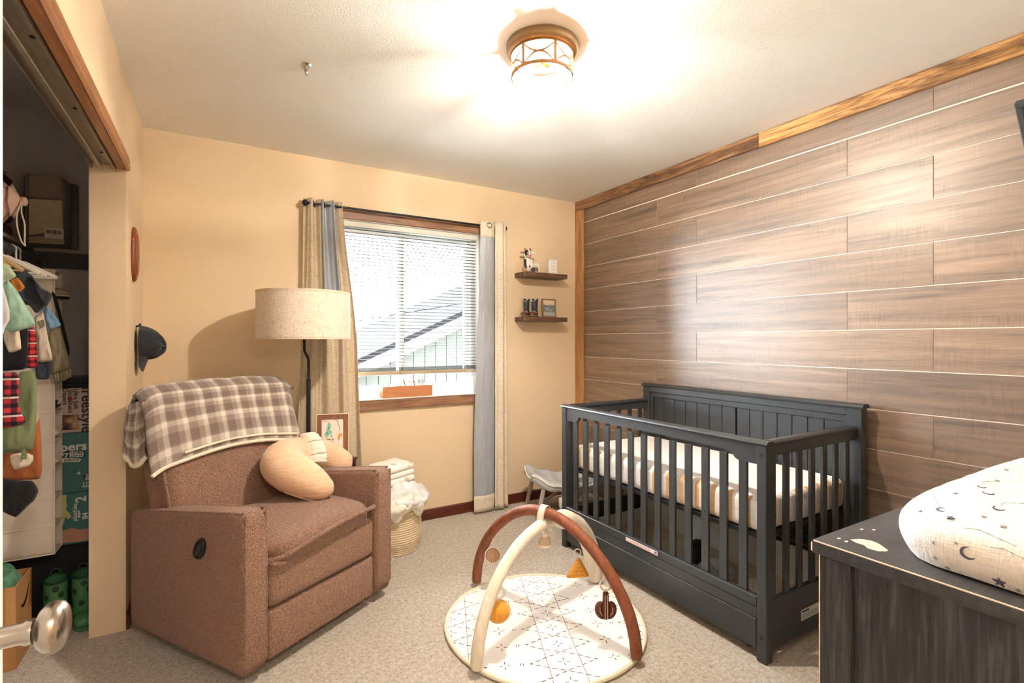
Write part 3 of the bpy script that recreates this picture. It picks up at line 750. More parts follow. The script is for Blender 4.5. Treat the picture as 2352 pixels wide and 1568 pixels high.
# small photo print leaning against the cow
def photo_mat(name, stops, zsc=1.0, nscale=30):
    k = N(name); k.set(.35)
    s3 = k.sep(k.tc('UV'))
    n_ = k.noise(k.tc('UV'), nscale, 4)
    f = k.math('ADD', s3[1], k.math('MULTIPLY', k.math('SUBTRACT', n_, .5), .35))
    k.col(k.ramp(f, stops)); return k.m
def leaning(name, label, cat, x, y, z, w, h_, tilt, rz, th=.002):
    t = thing(name, label, cat, (x, y, z), rz)
    return t, Matrix.Rotation(-tilt, 4, 'X')
t, R = leaning('photo_print', 'small sepia photo print propped against the toy cow', 'photograph', 2.142, 3.262, ZS1 + .0004, .06, .068, .22, -.3)
m = MB(); m.box(-.031, .031, 0, .0012, 0, .07, mtx=R); m.build('card', plain('white_photo_border', rgb(238, 234, 224), .5), t, smooth=None)
m = MB(); m.sheet(lambda u, v: (-.026 + .052 * u, -.0005, .004 + .06 * v), 1, 1, .0003, mtx=R); m.build('picture', photo_mat('sepia_pasture_photo', [(.1, rgb(120, 104, 80)), (.35, rgb(92, 80, 60)), (.6, rgb(134, 124, 98)), (.72, rgb(204, 200, 180)), (.9, rgb(188, 186, 172))]), t, smooth=None)
# milestone card block
mb_ = thing('milestone_block', 'white upright card block with printed rows on the upper shelf', 'card block', (2.327, 3.30, ZS1), -.25)
m = MB(); m.box(-.036, .036, -.02, .02, .0003, .118, .001, 1); m.build('block', plain('white_card', rgb(240, 236, 228), .6, var=.02), mb_, smooth=None)
m = MB(); m.box(-.0362, .0362, -.0202, .0202, .1172, .1188); m.build('top_edge', CBK, mb_, smooth=None)
INK = plain('pale_ink', rgb(120, 112, 106), .7)
for i in range(6):
    z = .014 + i * .0185
    m = MB(); m.box(-.034, .034, -.0206, -.02, z - .0088, z - .0084); m.box(-.018, .016, -.0206, -.02, z - .001, z + .0008); m.box(.025, .029, -.0206, -.02, z - .0025, z + .0025); m.box(-.029, -.027, -.0206, -.02, z - .001, z + .001); m.build('printed_row', INK, mb_, smooth=None)
# cowboy boots
BNV = plain('navy_boot_leather', rgb(48, 54, 64), .45, var=.1); BBN = plain('brown_boot_leather', rgb(104, 66, 44), .4, var=.12); BST = plain('pale_boot_stitch', rgb(214, 206, 190), .6); BSO = plain('black_boot_sole', rgb(26, 25, 26), .6)
def boot(x, y, label):
    b = thing('cowboy_boot', label, 'boot', (x, y, ZS2), -.95, 'toddler cowboy boots')
    m = MB()
    def shaft(u, v):
        a = 2 * PI * u; rx, ry = .023 + .004 * v, .031 + .004 * v
        dip = .026 * (abs(math.cos(a)) ** 1.5) if v > .9 else 0
        z = .045 + v * .095 - dip * (v - .9) * 10
        return (rx * math.cos(a), .012 + ry * math.sin(a), z + (.012 * abs(math.sin(a)) if v > .95 else 0) )
    def sh2(u, v):
        a = 2 * PI * u; rx, ry = .022 + .003 * v, .03 + .003 * v
        top = .132 + .014 * abs(math.cos(a)) ** .8 - .012 * max(0, -math.sin(a)) ** 2
        return (rx * math.cos(a), .012 + ry * math.sin(a), .042 + v * (top - .042))
    m.sheet(sh2, 28, 10, .003, True); m.build('shaft', BNV, b, smooth=70)
    m = MB(); m.tube([sh2(i / 28, 1.0) for i in range(28)], .0022, 6, closed=True); m.build('top_piping', BST, b)
    m = MB(); m.ball((0, .012, .032), (.0245, .033, .026), 18, 10); m.ball((0, -.03, .021), (.0245, .042, .02), 18, 10, pw=.8); m.build('foot', BBN, b)
    m = MB(); m.tube([(-.0215, -.012, .034), (-.012, -.018, .044), (0, -.02, .047), (.012, -.018, .044), (.0215, -.012, .034)], .0016, 6); m.tube([(-.02, -.04, .03), (0, -.047, .0395), (.02, -.04, .03)], .0013, 6); m.build('stitching', BST, b)
    for sg in (-1, 1):
        m = MB(); m.tube([(.0245 * sg, .012, .135), (.0238 * sg, .012, .05)], .0014, 6); m.build('side_seam', BST, b)
        m = MB(); m.tube([(.018 * sg, -.0105, .128), (.009 * sg, -.0175, .11), (.012 * sg, -.016, .09), (.004 * sg, -.0195, .07)], .0011, 6); m.build('shaft_stitch', plain('blue_boot_stitch', rgb(110, 126, 144), .6), b)
    m = MB(); pl = [(.024 * math.cos(a) * (1 if math.sin(a) > 0 else .98), -.008 + .062 * math.sin(a)) for a in [2 * PI * i / 28 for i in range(28)]]
    m.prism(pl, .0003, .006, 'Z'); m.build('sole', BSO, b)
    m = MB(); m.tube([(p[0] * 1.01, p[1] * 1.01, .008) for p in pl], .0018, 6, closed=True); m.build('welt', BST, b)
    m = MB(); m.box(-.02, .02, .02, .05, .0005, .014, .004, 2); m.build('heel', BSO, b)
boot(2.105, 3.338, 'toddler cowboy boot at the outer end of the lower shelf')
boot(2.165, 3.31, 'toddler cowboy boot next to the framed rider picture')
# framed rider picture
t = thing('picture_frame', 'small wooden frame with a misty mountain rider scene', 'picture frame', (2.312, 3.315, ZS2 + .0004), -.12)
R = Matrix.Rotation(-.09, 4, 'X'); FRW = wood('light_walnut_frame', [(.3, rgb(120, 86, 54)), (.6, rgb(164, 126, 86))], 'X', 3, .45)
m = MB(); w_, h_ = .062, .15
for a, b, c_, d in ((-w_, w_, 0, .011), (-w_, w_, h_ - .011, h_), (-w_, -w_ + .011, .011, h_ - .011), (w_ - .011, w_, .011, h_ - .011)): m.box(a, b, -.006, .008, c_, d, .0015, 1, mtx=R)
m.build('frame', FRW, t, smooth=None)
k = N('misty_mountain_print'); k.set(.4); s3 = k.sep(k.tc('UV')); nn = k.noise(k.tc('UV'), 7, 4)
v2 = k.math('ADD', s3[1], k.math('MULTIPLY', k.math('SUBTRACT', nn, .5), .22))
k.col(k.ramp(v2, [(.0, rgb(150, 158, 160)), (.2, rgb(176, 180, 178)), (.3, rgb(110, 118, 122)), (.55, rgb(120, 128, 132)), (.66, rgb(96, 104, 108)), (.7, rgb(206, 190, 164)), (.85, rgb(228, 210, 180))]))
m = MB(); m.sheet(lambda u, v: (-.052 + .104 * u, -.001, .01 + .13 * v), 1, 1, .001, mtx=R); pc = m.build('picture', k.m, t, smooth=None)
PRD = plain('pale_rider_paint', rgb(168, 174, 172), .5); PRK = plain('dark_rider_paint', rgb(84, 92, 96), .5)
def dab(nm, mat_, lst):
    q = MB()
    for x, z, a, b in lst: q.ball((x, -.0016, z), (a, .0006, b), 12, 6, mtx=R)
    q.build(nm, mat_, pc)
dab('painted_horse', PRD, [(-.018, .066, .014, .007), (-.031, .074, .005, .008), (-.035, .08, .005, .003), (-.027, .055, .0015, .009), (-.022, .055, .0015, .009), (-.011, .055, .0015, .009), (-.008, .055, .0015, .009)])
dab('painted_horse', PRD, [(.016, .062, .014, .007), (.002, .07, .005, .008), (-.002, .076, .005, .003), (.007, .051, .0015, .009), (.012, .051, .0015, .009), (.023, .051, .0015, .009), (.027, .051, .0015, .009)])
dab('painted_rider', PRK, [(.015, .078, .005, .009), (.015, .068, .003, .008)])
dab('painted_hat', plain('white_hat_paint', rgb(224, 222, 214), .5), [(.015, .089, .0055, .0018), (.015, .091, .003, .003)])

# ================================================================ pen box on the sill
pb0, pb1 = at(880, 906, Y=YB - .02), at(993, 905, Y=YB - .02)
PBX0, PBX1, PBZ = pb0.x - .003, pb1.x, WZ0 + .0045
px_ = thing('pen_box', 'open orange-brown wooden pen box on the window sill', 'box', ((PBX0 + PBX1) / 2, YB + .004, PBZ))
PBW = wood('orange_box_wood', [(.3, rgb(176, 110, 70)), (.7, rgb(206, 144, 100))], 'X', 2, .5, .05)
hw = (PBX1 - PBX0) / 2; hz = .078
m = MB()
m.box(-hw, hw, -.026, -.02, 0, hz); m.box(-hw, hw, .014, .02, 0, hz); m.box(-hw, -hw + .006, -.02, .014, 0, hz); m.box(hw - .006, hw, -.02, .014, 0, hz); m.box(-hw + .006, hw - .006, -.02, .014, .0003, .006)
m.build('case', PBW, px_, smooth=None)
pens = [(-.105, 'silver', (170, 172, 176), .5, 'chrome pen lying far apart at the empty end of the box'), (-.02, 'white', (222, 226, 224), .45, 'white capped pen leaning left in the pen box'), (.0, 'bronze', (150, 116, 72), .4, 'bronze barrelled pen leaning in the pen box'),
        (.045, 'grey', (196, 200, 204), .42, 'pale grey pen leaning beside the red pen'), (.063, 'red', (196, 40, 44), .3, 'pen with a red collar in the pen box'), (.085, 'green', (46, 128, 74), .05, 'pen with a dark green collar standing upright'), (.1, 'lime', (124, 190, 70), .02, 'pen with a lime green collar standing upright'), (.118, 'purple', (150, 110, 150), .1, 'pen with a mauve collar at the end of the box')]
for i, (x, nm, c_, tl, lab) in enumerate(pens):
    p = thing('pen', lab, 'pen', ((PBX0 + PBX1) / 2 + x * 1.02 + .034 * math.sin(tl) * 1.2, YB + .002 - .004 * (i % 3), PBZ + .008))
    Rm = Matrix.Rotation(-tl, 4, 'Y')
    hh = .138 if tl < .35 else .122
    if i == 0: hh = .105
    cap = plain('pen_barrel_' + nm, rgb(*c_), .35); body = plain('pen_clear_white', rgb(206, 212, 214), .3) if i > 3 else cap
    m = MB(); m.lathe([(0, .002), (.003, .002), (.0042, .012), (.0042, hh - .03), (0, hh - .03)], 12, mtx=Rm); m.build('barrel', cap, p)
    m = MB(); m.lathe([(0, hh - .03), (.0046, hh - .03), (.0046, hh - .003), (.003, hh), (0, hh)], 12, mtx=Rm); m.build('pen_cap', body, p)
    m = MB(); m.box(-.0009, .0009, -.0065, -.0045, hh - .026, hh - .002, mtx=Rm); m.build('clip', body, p, smooth=None)

# ================================================================ left wall: oval plaque, cap
OVW = wood('red_brown_oval_wood', [(.3, rgb(84, 36, 18)), (.5, rgb(134, 66, 34)), (.7, rgb(164, 88, 48))], 'Z', 2.5, .35, .1)
ov = thing('oval_plaque', 'glossy red-brown oval wooden plaque on the wall', 'plaque', (XL, 2.99, 1.688))
Mo = Matrix.Rotation(PI / 2, 4, 'Y')
m = MB(); m.lathe([(0, .0005), (.128, .0005), (.131, .006), (.128, .012), (.118, .017), (.11, .0175), (0, .0175)], 48, mtx=Mo, sx=1.0, sy=.5); m.build('rim', OVW, ov)
m = MB(); m.lathe([(0, .0176), (.1, .0176), (.098, .021), (.09, .0225), (0, .023)], 48, mtx=Mo, sx=1.0, sy=.48); m.build('face', OVW, ov)
CAPM = fabric('black_cap_cotton', rgb(44, 48, 56), rgb(30, 33, 40), (700, 700, 700))
cp = thing('baseball_cap', 'dark charcoal baseball cap hanging on the wall below the plaque', 'cap', (XL + .004, 3.10, 1.235))
m = MB()
def capf(u, v):
    a = 2 * PI * u; q = v * PI / 2
    r = math.cos(q) ** .75
    fl = 1 + .10 * math.cos(6 * a) * v
    z = .074 * r * math.sin(a) * (1.12 if math.sin(a) > 0 else 1.0)
    x = .10 * math.sin(q) ** .8
    z += -.16 * x + .004 * math.sin(9 * a + 3 * v)
    return (.012 + x * fl, .074 * r * math.cos(a), z + .028)
m.sheet(capf, 36, 14, .003, True); crn = m.build('crown', CAPM, cp, smooth=80)
for a in (PI / 2, PI / 6, 5 * PI / 6, -PI / 2):
    m = MB(); pts = [capf(a / (2 * PI) % 1, v / 12) for v in range(0, 13)]
    m.tube([(p[0] + .0008, p[1] * 1.01, p[2]) for p in pts], .0013, 5); m.build('seam', CAPM, crn)
m = MB(); m.ball((.113, 0, .012), (.005, .008, .008), 10, 6); m.build('top_button', CAPM, crn)
m = MB()
def brim(u, v):
    t = (u - .5) * 2
    return (.014 + .034 * (1 - t * t) * (1 - v * .75), .07 * t * (1 - .15 * v), -.036 - v * .078 * (1 - .4 * t * t))
m.sheet(brim, 20, 8, .004); m.build('brim', CAPM, cp, smooth=80)
m = MB(); m.tube([(.008, -.012, .112), (.014, 0, .122), (.008, .012, .112)], .005, 8); m.build('strap', CAPM, cp)
m = MB(); m.lathe([(0, 0), (.004, 0), (.004, .02), (0, .021)], 8, mtx=Matrix.Translation((-.0035, 0, .112)) @ Matrix.Rotation(PI / 2, 4, 'Y')); m.build('hanging_peg', BLK, cp)

# ================================================================ tilted frame high on the plank wall
tf = thing('tilted_wall_frame', 'dark grey framed panel tilted out from plank wall at picture edge', 'wall panel', (2.63, .372, 1.99))
dk = plain('dark_grey_wood_frame', rgb(58, 62, 68), .5, var=.1); RT = Matrix.Rotation(-math.radians(38), 4, 'Y')
m = MB()
L2, HH = .268, .2
for a, b, c_, d in ((-L2, L2, 0, .022), (-L2, L2, HH - .022, HH), (-L2, -L2 + .02, .022, HH - .022), (L2 - .02, L2, .022, HH - .022)): m.box(-.028, 0, a, b, c_, d, .003, 1, mtx=RT)
m.build('frame', dk, tf, smooth=None)
m = MB(); m.box(-.012, -.004, -L2 + .018, L2 - .018, .02, HH - .02, mtx=RT); m.build('inset_panel', plain('black_inset', rgb(22, 23, 26), .3), tf, smooth=None)
m = MB(); m.box(-.017, -.012, -L2 + .032, L2 - .032, .034, HH - .034, .001, 1, mtx=RT); m.build('raised_field', dk, tf, smooth=None)
m = MB(); m.tube([(0, 0, .03), (-.05, 0, .09)], .012, 8); m.build('wall_bracket', BLK, tf)

# ================================================================ recliner
RCA = math.radians(32.06); RC0 = Vector((.09, 2.053, 0))
def sherpa(name, c, c2):
    k = N(name); k.set(.95, 0, .1, .35)
    v = k.mp((1, 1, 1)); f = k.noise(v, 135, 3, .65, .8)
    k.col(k.ramp(f, [(.34, c2), (.6, c)])); k.bump(f, 1.0, .02); MATS[name] = k.m; return k.m
SH = sherpa('brown_sherpa', rgb(184, 136, 108), rgb(132, 94, 74))
rc = thing('recliner', 'chunky brown boucle recliner chair under the plaid throw', 'armchair', RC0, RCA)
W, D = .80, .765
def arm_poly():
    p = [(.012, .05), (.0, .09)]
    p += [(.045 - .045 * math.cos(a), .60 + .045 * math.sin(a)) for a in [PI / 2 * i / 5 for i in range(6)]]
    p += [(.40, .598), (.70, .556)]
    p += [(.72 + .045 * math.sin(a), .508 + .045 * math.cos(a)) for a in [PI / 2 * i / 4 for i in range(5)]]
    p += [(D, .09), (D - .015, .05)]
    return p
for x0, x1 in ((0, .108), (W - .108, W)):
    m = MB(); m.softprism(arm_poly(), x0, x1, .022); ar = m.build('armrest', SH, rc, smooth=75)
    xo = x0 if x0 == 0 else x1
    for xx in (x0 + .012, x1 - .012):
        m = MB(); pts = [(xx, p[0] + (.004 if i < 8 else 0), p[1] - .004) for i, p in enumerate(arm_poly()[1:10])]
        m.tube(spline(pts, 3), .0048, 6); m.build('piping', SH, ar)
m = MB(); m.box(.112, .688, .012, .1, .048, .238, .02, 3); m.build('footrest_panel', SH, rc, smooth=60)
m = MB(); m.box(.112, .688, .006, .1, .243, .425, .034, 4); m.build('leg_panel', SH, rc, smooth=60)
# seat cushion with a piped, slightly sagging front edge
def seatf(u, v):
    a = 2 * PI * u
    def e(t, q): return math.copysign(abs(t) ** q, t)
    cy_, cz_ = e(math.cos(a), .45), e(math.sin(a), .6)
    x = .106 + .588 * v; sx = 1 - .55 * abs(2 * v - 1) ** 9
    return (x, .255 + .265 * cy_ * sx, .452 + (.05 + .022 * math.sin(PI * v)) * cz_ * sx + .014 * (v - .5))
m = MB(); m.sheet(seatf, 40, 30, 0, True); m.bm.faces.new([v for v in m.bm.verts if abs(v.co.x - .106) < 1e-5][::-1]); m.bm.faces.new([v for v in m.bm.verts if abs(v.co.x - .694) < 1e-5])
st_ = m.build('seat_cushion', SH, rc, smooth=70, recalc=True)
m = MB(); m.tube(spline([(.112, .03, .43), (.16, -.02, .444), (.26, -.026, .462), (.4, -.028, .482), (.55, -.026, .492), (.65, -.018, .488), (.69, .03, .472)], 6), .009, 8); m.build('front_piping', SH, st_)
# backrest: cushion and outer shell, leaning back
TB = Matrix.Translation((0, .50, .46)) @ Matrix.Rotation(-math.radians(16), 4, 'X')
m = MB(); m.box(.045, .735, 0, .11, -.02, .60, .05, 4, mtx=TB)
for v in m.bm.verts:
    t_ = max(0, 1 - abs((v.co.x - .39) / .345) ** 2.2); v.co.z += .0
m.build('backrest', SH, rc, smooth=60)
m = MB(); m.box(.03, .755, .07, .155, -.06, .585, .04, 4, mtx=TB); m.build('back_shell', SH, rc, smooth=60)
m = MB(); m.tube([TB @ Vector(p) for p in spline([(.055, .02, .0), (.046, .012, .2), (.046, .012, .45), (.062, .014, .56)], 5)], .006, 6); m.build('back_piping', SH, rc)
m = MB(); m.box(.14, .66, .1, .7, .3, .42, .02, 2); m.box(.12, .68, .1, .72, .05, .31); m.build('seat_frame', SH, rc, smooth=60)
m = MB(); m.box(.09, .71, .1, .68, .001, .06, .004, 1); m.build('base', plain('black_base', rgb(26, 25, 26), .8), rc, smooth=None)
HB = plain('black_plastic_handle', rgb(22, 24, 26), .35)
RH = Matrix.Translation((0, .257, .478)) @ Matrix.Rotation(math.radians(-52), 4, 'X')
m = MB(); m.ball((0, 0, 0), (.005, .052, .033), 28, 8, mtx=RH); hd_ = m.build('release_cup', HB, rc)
m = MB(); m.tube([RH @ Vector((-.0055, .044 * math.cos(a), .025 * math.sin(a))) for a in [2 * PI * i / 24 for i in range(24)]], .0022, 6, closed=True); m.build('cup_rim', HB, hd_)
m = MB(); m.ball((-.006, .006, 0), (.004, .03, .013), 16, 8, mtx=RH); m.build('release_lever', plain('grey_black_lever', rgb(40, 42, 44), .3), hd_)

# ================================================================ plaid throw over the chair back
k = N('taupe_plaid_fleece'); k.set(.95, 0, .1, .4)
s3 = k.sep(k.tc('UV')); 
def band(o, n_, off=0.0):
    fr = k.math('FRACT', k.math('ADD', k.math('MULTIPLY', o, n_), off))
    return k.ramp(fr, [(.0, (.0, .0, .0, 1)), (.36, (.0, .0, .0, 1)), (.42, (.45, .45, .45, 1)), (.64, (.45, .45, .45, 1)), (.70, (1, 1, 1, 1)), (.88, (1, 1, 1, 1)), (.95, (.1, .1, .1, 1))])
bu, bv = band(s3[0], 9.0), band(s3[1], 9.0, .3)
sm = k.math('MULTIPLY', k.math('ADD', bu, bv), .5)
fz = k.noise(k.mp((1, 1, 1)), 190, 3, .7)
sm2 = k.math('ADD', sm, k.math('MULTIPLY', k.math('SUBTRACT', fz, .5), .35))
k.col(k.ramp(sm2, [(.0, rgb(126, 108, 98)), (.3, rgb(156, 140, 130)), (.6, rgb(190, 178, 166)), (.98, rgb(230, 222, 210))])); k.bump(fz, .7, .008)
PLAID = k.m
CREAMF = plain('cream_fleece_binding', rgb(236, 226, 206), .95, var=.05, vscale=40, bump=.5, bscale=150, bdist=.006, sheen=.3)
pl = thing('plaid_blanket', 'taupe and cream plaid fleece throw draped over the recliner back', 'blanket', RC0, RCA)
back_path = [(.583, .765), (.61, .86), (.634, .94), (.65, .995), (.672, 1.04), (.708, 1.062), (.755, 1.055), (.79, 1.01), (.795, .94), (.78, .86), (.768, .79)]
bp = spline([(0, a, b) for a, b in back_path], 5)
def path_at(v):
    f = v * (len(bp) - 1); i = min(int(f), len(bp) - 2); return bp[i].lerp(bp[i + 1], f - i)
def thr(u, v, off=0.0):
    p = path_at(v)
    x = -.008 + .775 * u
    e_ = max(0, (u - .88) / .12); e0 = max(0, (.1 - u) / .1)
    droop = -.07 * e_ ** 2 - .035 * e0 ** 2 if v > .28 else -.10 * max(0, v) / .28 * e_ ** 2 - .02 * e0 ** 2
    lift = .012 * math.sin(PI * u) * (1 if v > .25 else v / .25)
    wob = .008 * noise.noise(Vector((u * 5, v * 6, 2))) + .004 * noise.noise(Vector((u * 14, v * 15, 7)))
    hem = (.03 * math.sin(u * 4.4 - .6) - .015) * max(0, 1 - v / .25)
    n_ = Vector((0, -1, .35)) if v < .45 else Vector((0, .3, 1)) if v < .65 else Vector((0, 1, .1))
    y = p.y + e_ ** 2 * (.05 if v < .5 else -.04) - (.05 * max(0, 1 - u / .3) * smooth01((v - .45) / .2))
    q = Vector((x, y, p.z + droop + lift + hem)) + n_ * (.016 + wob + off)
    return tuple(q)
m = MB(); m.sheet(thr, 60, 60, .012); m.build('front_layer', PLAID, pl, smooth=180)
m = MB(); m.tube([thr(i / 50, 0.0, -.004) for i in range(51)], .009, 8, flat=1.0); m.build('hem_binding', CREAMF, pl)
m = MB(); m.tube([tuple(Vector(thr(i / 50, .03, .012 if i < 25 else .006)) + Vector((0, 0, .004))) for i in range(8, 47)], .0055, 8); m.build('folded_edge_binding', CREAMF, pl)
def bl2(u, v):     # second layer hanging beside and behind the near top corner
    p0 = Vector((.004 - .022 * math.sin(PI * u * .8) - .004 * u, .652 + .085 * u, 1.028 - .03 * u))
    z = p0.z - v * (.235 + .03 * math.sin(u * 5))
    return (p0.x - .022 * math.sin(PI * v * .7) * (.4 + u * .6) + .012 * noise.noise(Vector((u * 6, v * 4, 3))), p0.y - .03 * v * (1 - u), z)
m = MB(); m.sheet(bl2, 24, 24, .014, uvs=(.3, .4)); m.build('side_layer', PLAID, pl, smooth=180)
m = MB(); m.tube([bl2(i / 20, 1.0) for i in range(21)], .009, 8); m.build('side_binding', CREAMF, pl)

# ================================================================ nursing pillow and muslin cloth
RX, RY = Vector((math.cos(RCA), math.sin(RCA), 0)), Vector((-math.sin(RCA), math.cos(RCA), 0))
def rl(px, py, ly):
    r = ray(px, py); t = (ly + RC0.dot(RY)) / r.dot(RY)
    return Vector((r.x * t, r.y * t, CAM_H + r.z * t))
def muslin(name, c, c2, sc=150):
    k = N(name); k.set(.9, 0, .15, .25)
    a = k.noise(k.mp((1, 1, 1)), 14, 3, .6, 1.5); b = k.noise(k.mp((sc * .12, sc * .12, sc)), 1, 3, .6)
    f = k.math('ADD', k.math('MULTIPLY', a, .4), k.math('MULTIPLY', b, .6))
    k.col(k.ramp(f, [(.3, c2), (.65, c)])); k.bump(f, .55, .009); MATS[name] = k.m; return k.m
PEACH = muslin('peach_muslin', rgb(240, 204, 172), rgb(222, 180, 146))
WMUS = muslin('white_muslin', rgb(250, 238, 226), rgb(236, 220, 206))
npw = thing('nursing_pillow', 'curved peach muslin nursing pillow propped in the recliner', 'pillow', (0, 0, 0))
cps = [((742, 1122), .225, .058), ((712, 1106), .27, .082), ((672, 1084), .345, .098), ((648, 1063), .42, .098), ((664, 1048), .49, .09), ((704, 1040), .54, .086), ((748, 1046), .535, .084), ((784, 1064), .49, .074)]
C0 = [rl(p[0], p[1], ly) for p, ly, r in cps]; RR = [r for _, _, r in cps]
pts = spline(C0, 7); rads = []
for i in range(len(C0) - 1):
    for q in range(7): rads.append(RR[i] + (RR[i + 1] - RR[i]) * q / 7)
rads.append(RR[-1])
pts = [pts[0] + (pts[0] - pts[1]).normalized() * d for d in (.05, .04, .024)] + pts + [pts[-1] + (pts[-1] - pts[-2]).normalized() * d for d in (.03, .05, .06)]
rads = [.008, .03, .048] + rads + [.062, .035, .008]
m = MB(); m.tube(pts, rads, 28)
for v in m.bm.verts:
    v.co += Vector((0, 0, 1)) * .004 * noise.noise(v.co * 22)
m.build('cushion', PEACH, npw, smooth=180)
view = Vector((-.45, -.89, -.1))
m = MB(); low = []
for p, r in zip(pts[3:32], rads[3:32]): low.append(p + (Vector((-.35, -.45, -.82)).normalized()) * (r + .001))
m.tube(low, .003, 6); m.build('piping', PEACH, npw)
mc = thing('muslin_cloth', 'white ribbed muslin cloth laid over the nursing pillow', 'cloth', (0, 0, 0))
cc = [rl(690, 1004, .56) , rl(704, 1000, .51), rl(716, 1016, .455), rl(722, 1040, .425), rl(722, 1062, .40)]
m = MB()
def clth(u, v):
    f = v * 4; i = min(int(f), 3); p = spline(cc, 8)[int(round(v * 32))]
    w = .038 + .024 * v
    side = Vector((CS * .9, -SN * .9, .12))
    x = (u - .5) * 2
    return tuple(p + side * (x * w) + Vector((.3, .55, -.25)) * (.028 * x * x) + Vector((0, 0, .003 * math.sin(v * 60 + x))))
m.sheet(clth, 16, 32, .012); m.build('cloth', WMUS, mc, smooth=180)
m = MB()
m.sheet(lambda u, v: tuple(Vector(clth(u * .92 + .04, .2 + .74 * v)) + Vector((.006, -.012, .004))), 14, 26, .01); m.build('folded_layer', WMUS, mc, smooth=180)

# ================================================================ side table and footprint picture
TBW = wood('dark_cherry_table', [(.3, rgb(52, 26, 26)), (.7, rgb(92, 54, 50))], 'X', 2, .3)
sd = thing('side_table', 'small dark cherry side table behind the recliner arm', 'side table', RC0 + RX * .98 + RY * .62, RCA)
m = MB(); m.box(-.1, .1, -.115, .115, .566, .582, .002, 1); m.build('table_top', TBW, sd, smooth=None)
for a in (-.088, .088):
    for b in (-.1, .1):
        m = MB(); m.box(a - .009, a + .009, b - .009, b + .009, .0005, .566, .001, 1); m.build('leg', TBW, sd, smooth=None)
fp = at(757, 1040, Y=3.01)
ft = thing('picture_frame', 'wooden frame with green baby footprint print beside the lamp', 'picture frame', (0, 0, 0), group=None)
pos = RC0 + RX * .975 + RY * .60; ft.location = (pos.x - .0, pos.y, .5824); ft.rotation_euler = (0, 0, -.24)
R = Matrix.Rotation(-.13, 4, 'X')
w_, h_ = .092, .262
FR2 = wood('walnut_mat_frame', [(.3, rgb(104, 62, 38)), (.7, rgb(146, 94, 62))], 'Z', 3, .4); EDG = plain('pale_frame_edge', rgb(232, 208, 176), .5)
m = MB()
for a, b, c_, d in ((-w_, w_, 0, .006), (-w_, w_, h_ - .006, h_), (-w_, -w_ + .005, .006, h_ - .006), (w_ - .005, w_, .006, h_ - .006)): m.box(a, b, -.012, .006, c_, d, .001, 1, mtx=R)
m.build('outer_edge', EDG, ft, smooth=None)
m = MB(); i_ = .031
for a, b, c_, d in ((-w_ + .005, w_ - .005, .006, i_ + .004), (-w_ + .005, w_ - .005, h_ - i_, h_ - .006), (-w_ + .005, -w_ + i_, i_, h_ - i_), (w_ - i_, w_ - .005, i_, h_ - i_)): m.box(a, b, -.008, .004, c_, d, mtx=R)
m.build('frame', FR2, ft, smooth=None)
m = MB(); m.box(-w_ + i_, w_ - i_, -.002, .003, i_, h_ - i_, mtx=R); pp = m.build('print_paper', plain('pale_pink_paper', rgb(246, 228, 216), .6, var=.02), ft, smooth=None)
GRN = plain('mint_footprint_ink', rgb(138, 206, 172), .6); GRD = plain('dark_vine_ink', rgb(92, 100, 92), .6); ORI = plain('orange_paint', rgb(232, 150, 70), .6); BKI = plain('black_script_ink', rgb(30, 28, 30), .6)
def blob(x, z, a, b, rot, mat_, nm):
    q = MB(); q.prism([(x + a * math.cos(t) * math.cos(rot) - b * math.sin(t) * math.sin(rot), z + a * math.cos(t) * math.sin(rot) + b * math.sin(t) * math.cos(rot)) for t in [2 * PI * i / 16 for i in range(16)]], -.0026, -.002, 'Y', mtx=R); return q.build(nm, mat_, pp, smooth=None)
zc = h_ - i_
blob(-.020, zc - .04, .011, .018, -.1, GRN, 'footprint_heel'); blob(-.026, zc - .066, .010, .022, -.25, GRN, 'footprint_arch'); blob(-.030, zc - .088, .013, .012, 0, GRN, 'footprint_ball'); blob(-.012, zc - .078, .009, .012, .1, GRN, 'footprint_ball')
for i, (x, z, r) in enumerate(((-.042, zc - .092, .003), (-.040, zc - .1, .003), (-.035, zc - .105, .003), (-.028, zc - .106, .0035), (-.006, zc - .1, .006))): blob(x, z, r, r * 1.1, 0, GRN, 'footprint_toe')
m = MB(); m.tube([R @ Vector(p) for p in spline([(-.05, -.0025, zc - .004), (-.052, -.0025, zc - .012), (-.04, -.0025, zc - .013), (-.024, -.0025, zc - .016), (-.021, -.0025, zc - .024)], 4)], .0009, 5); m.build('vine_drawing', GRD, pp)
m = MB(); m.tube([R @ Vector(p) for p in spline([(.008, -.0025, zc - .002), (.026, -.0025, zc - .014), (.036, -.0025, zc - .045), (.042, -.0025, zc - .085)], 5)], .0013, 5); m.build('vine_drawing', GRD, pp)
blob(.036, zc - .108, .007, .021, -.1, ORI, 'painted_carrot'); blob(.048, zc - .096, .006, .009, 0, ORI, 'painted_carrot')
TXM = R @ frame_m((-.012, -.0024, zc - .118), (1, 0, 0), (0, 0, 1))
text('look, the', .011, BKI, pp, TXM, bold=.0003); text('end!', .011, BKI, pp, R @ frame_m((-.006, -.0024, zc - .131), (1, 0, 0), (0, 0, 1)), bold=.0003)

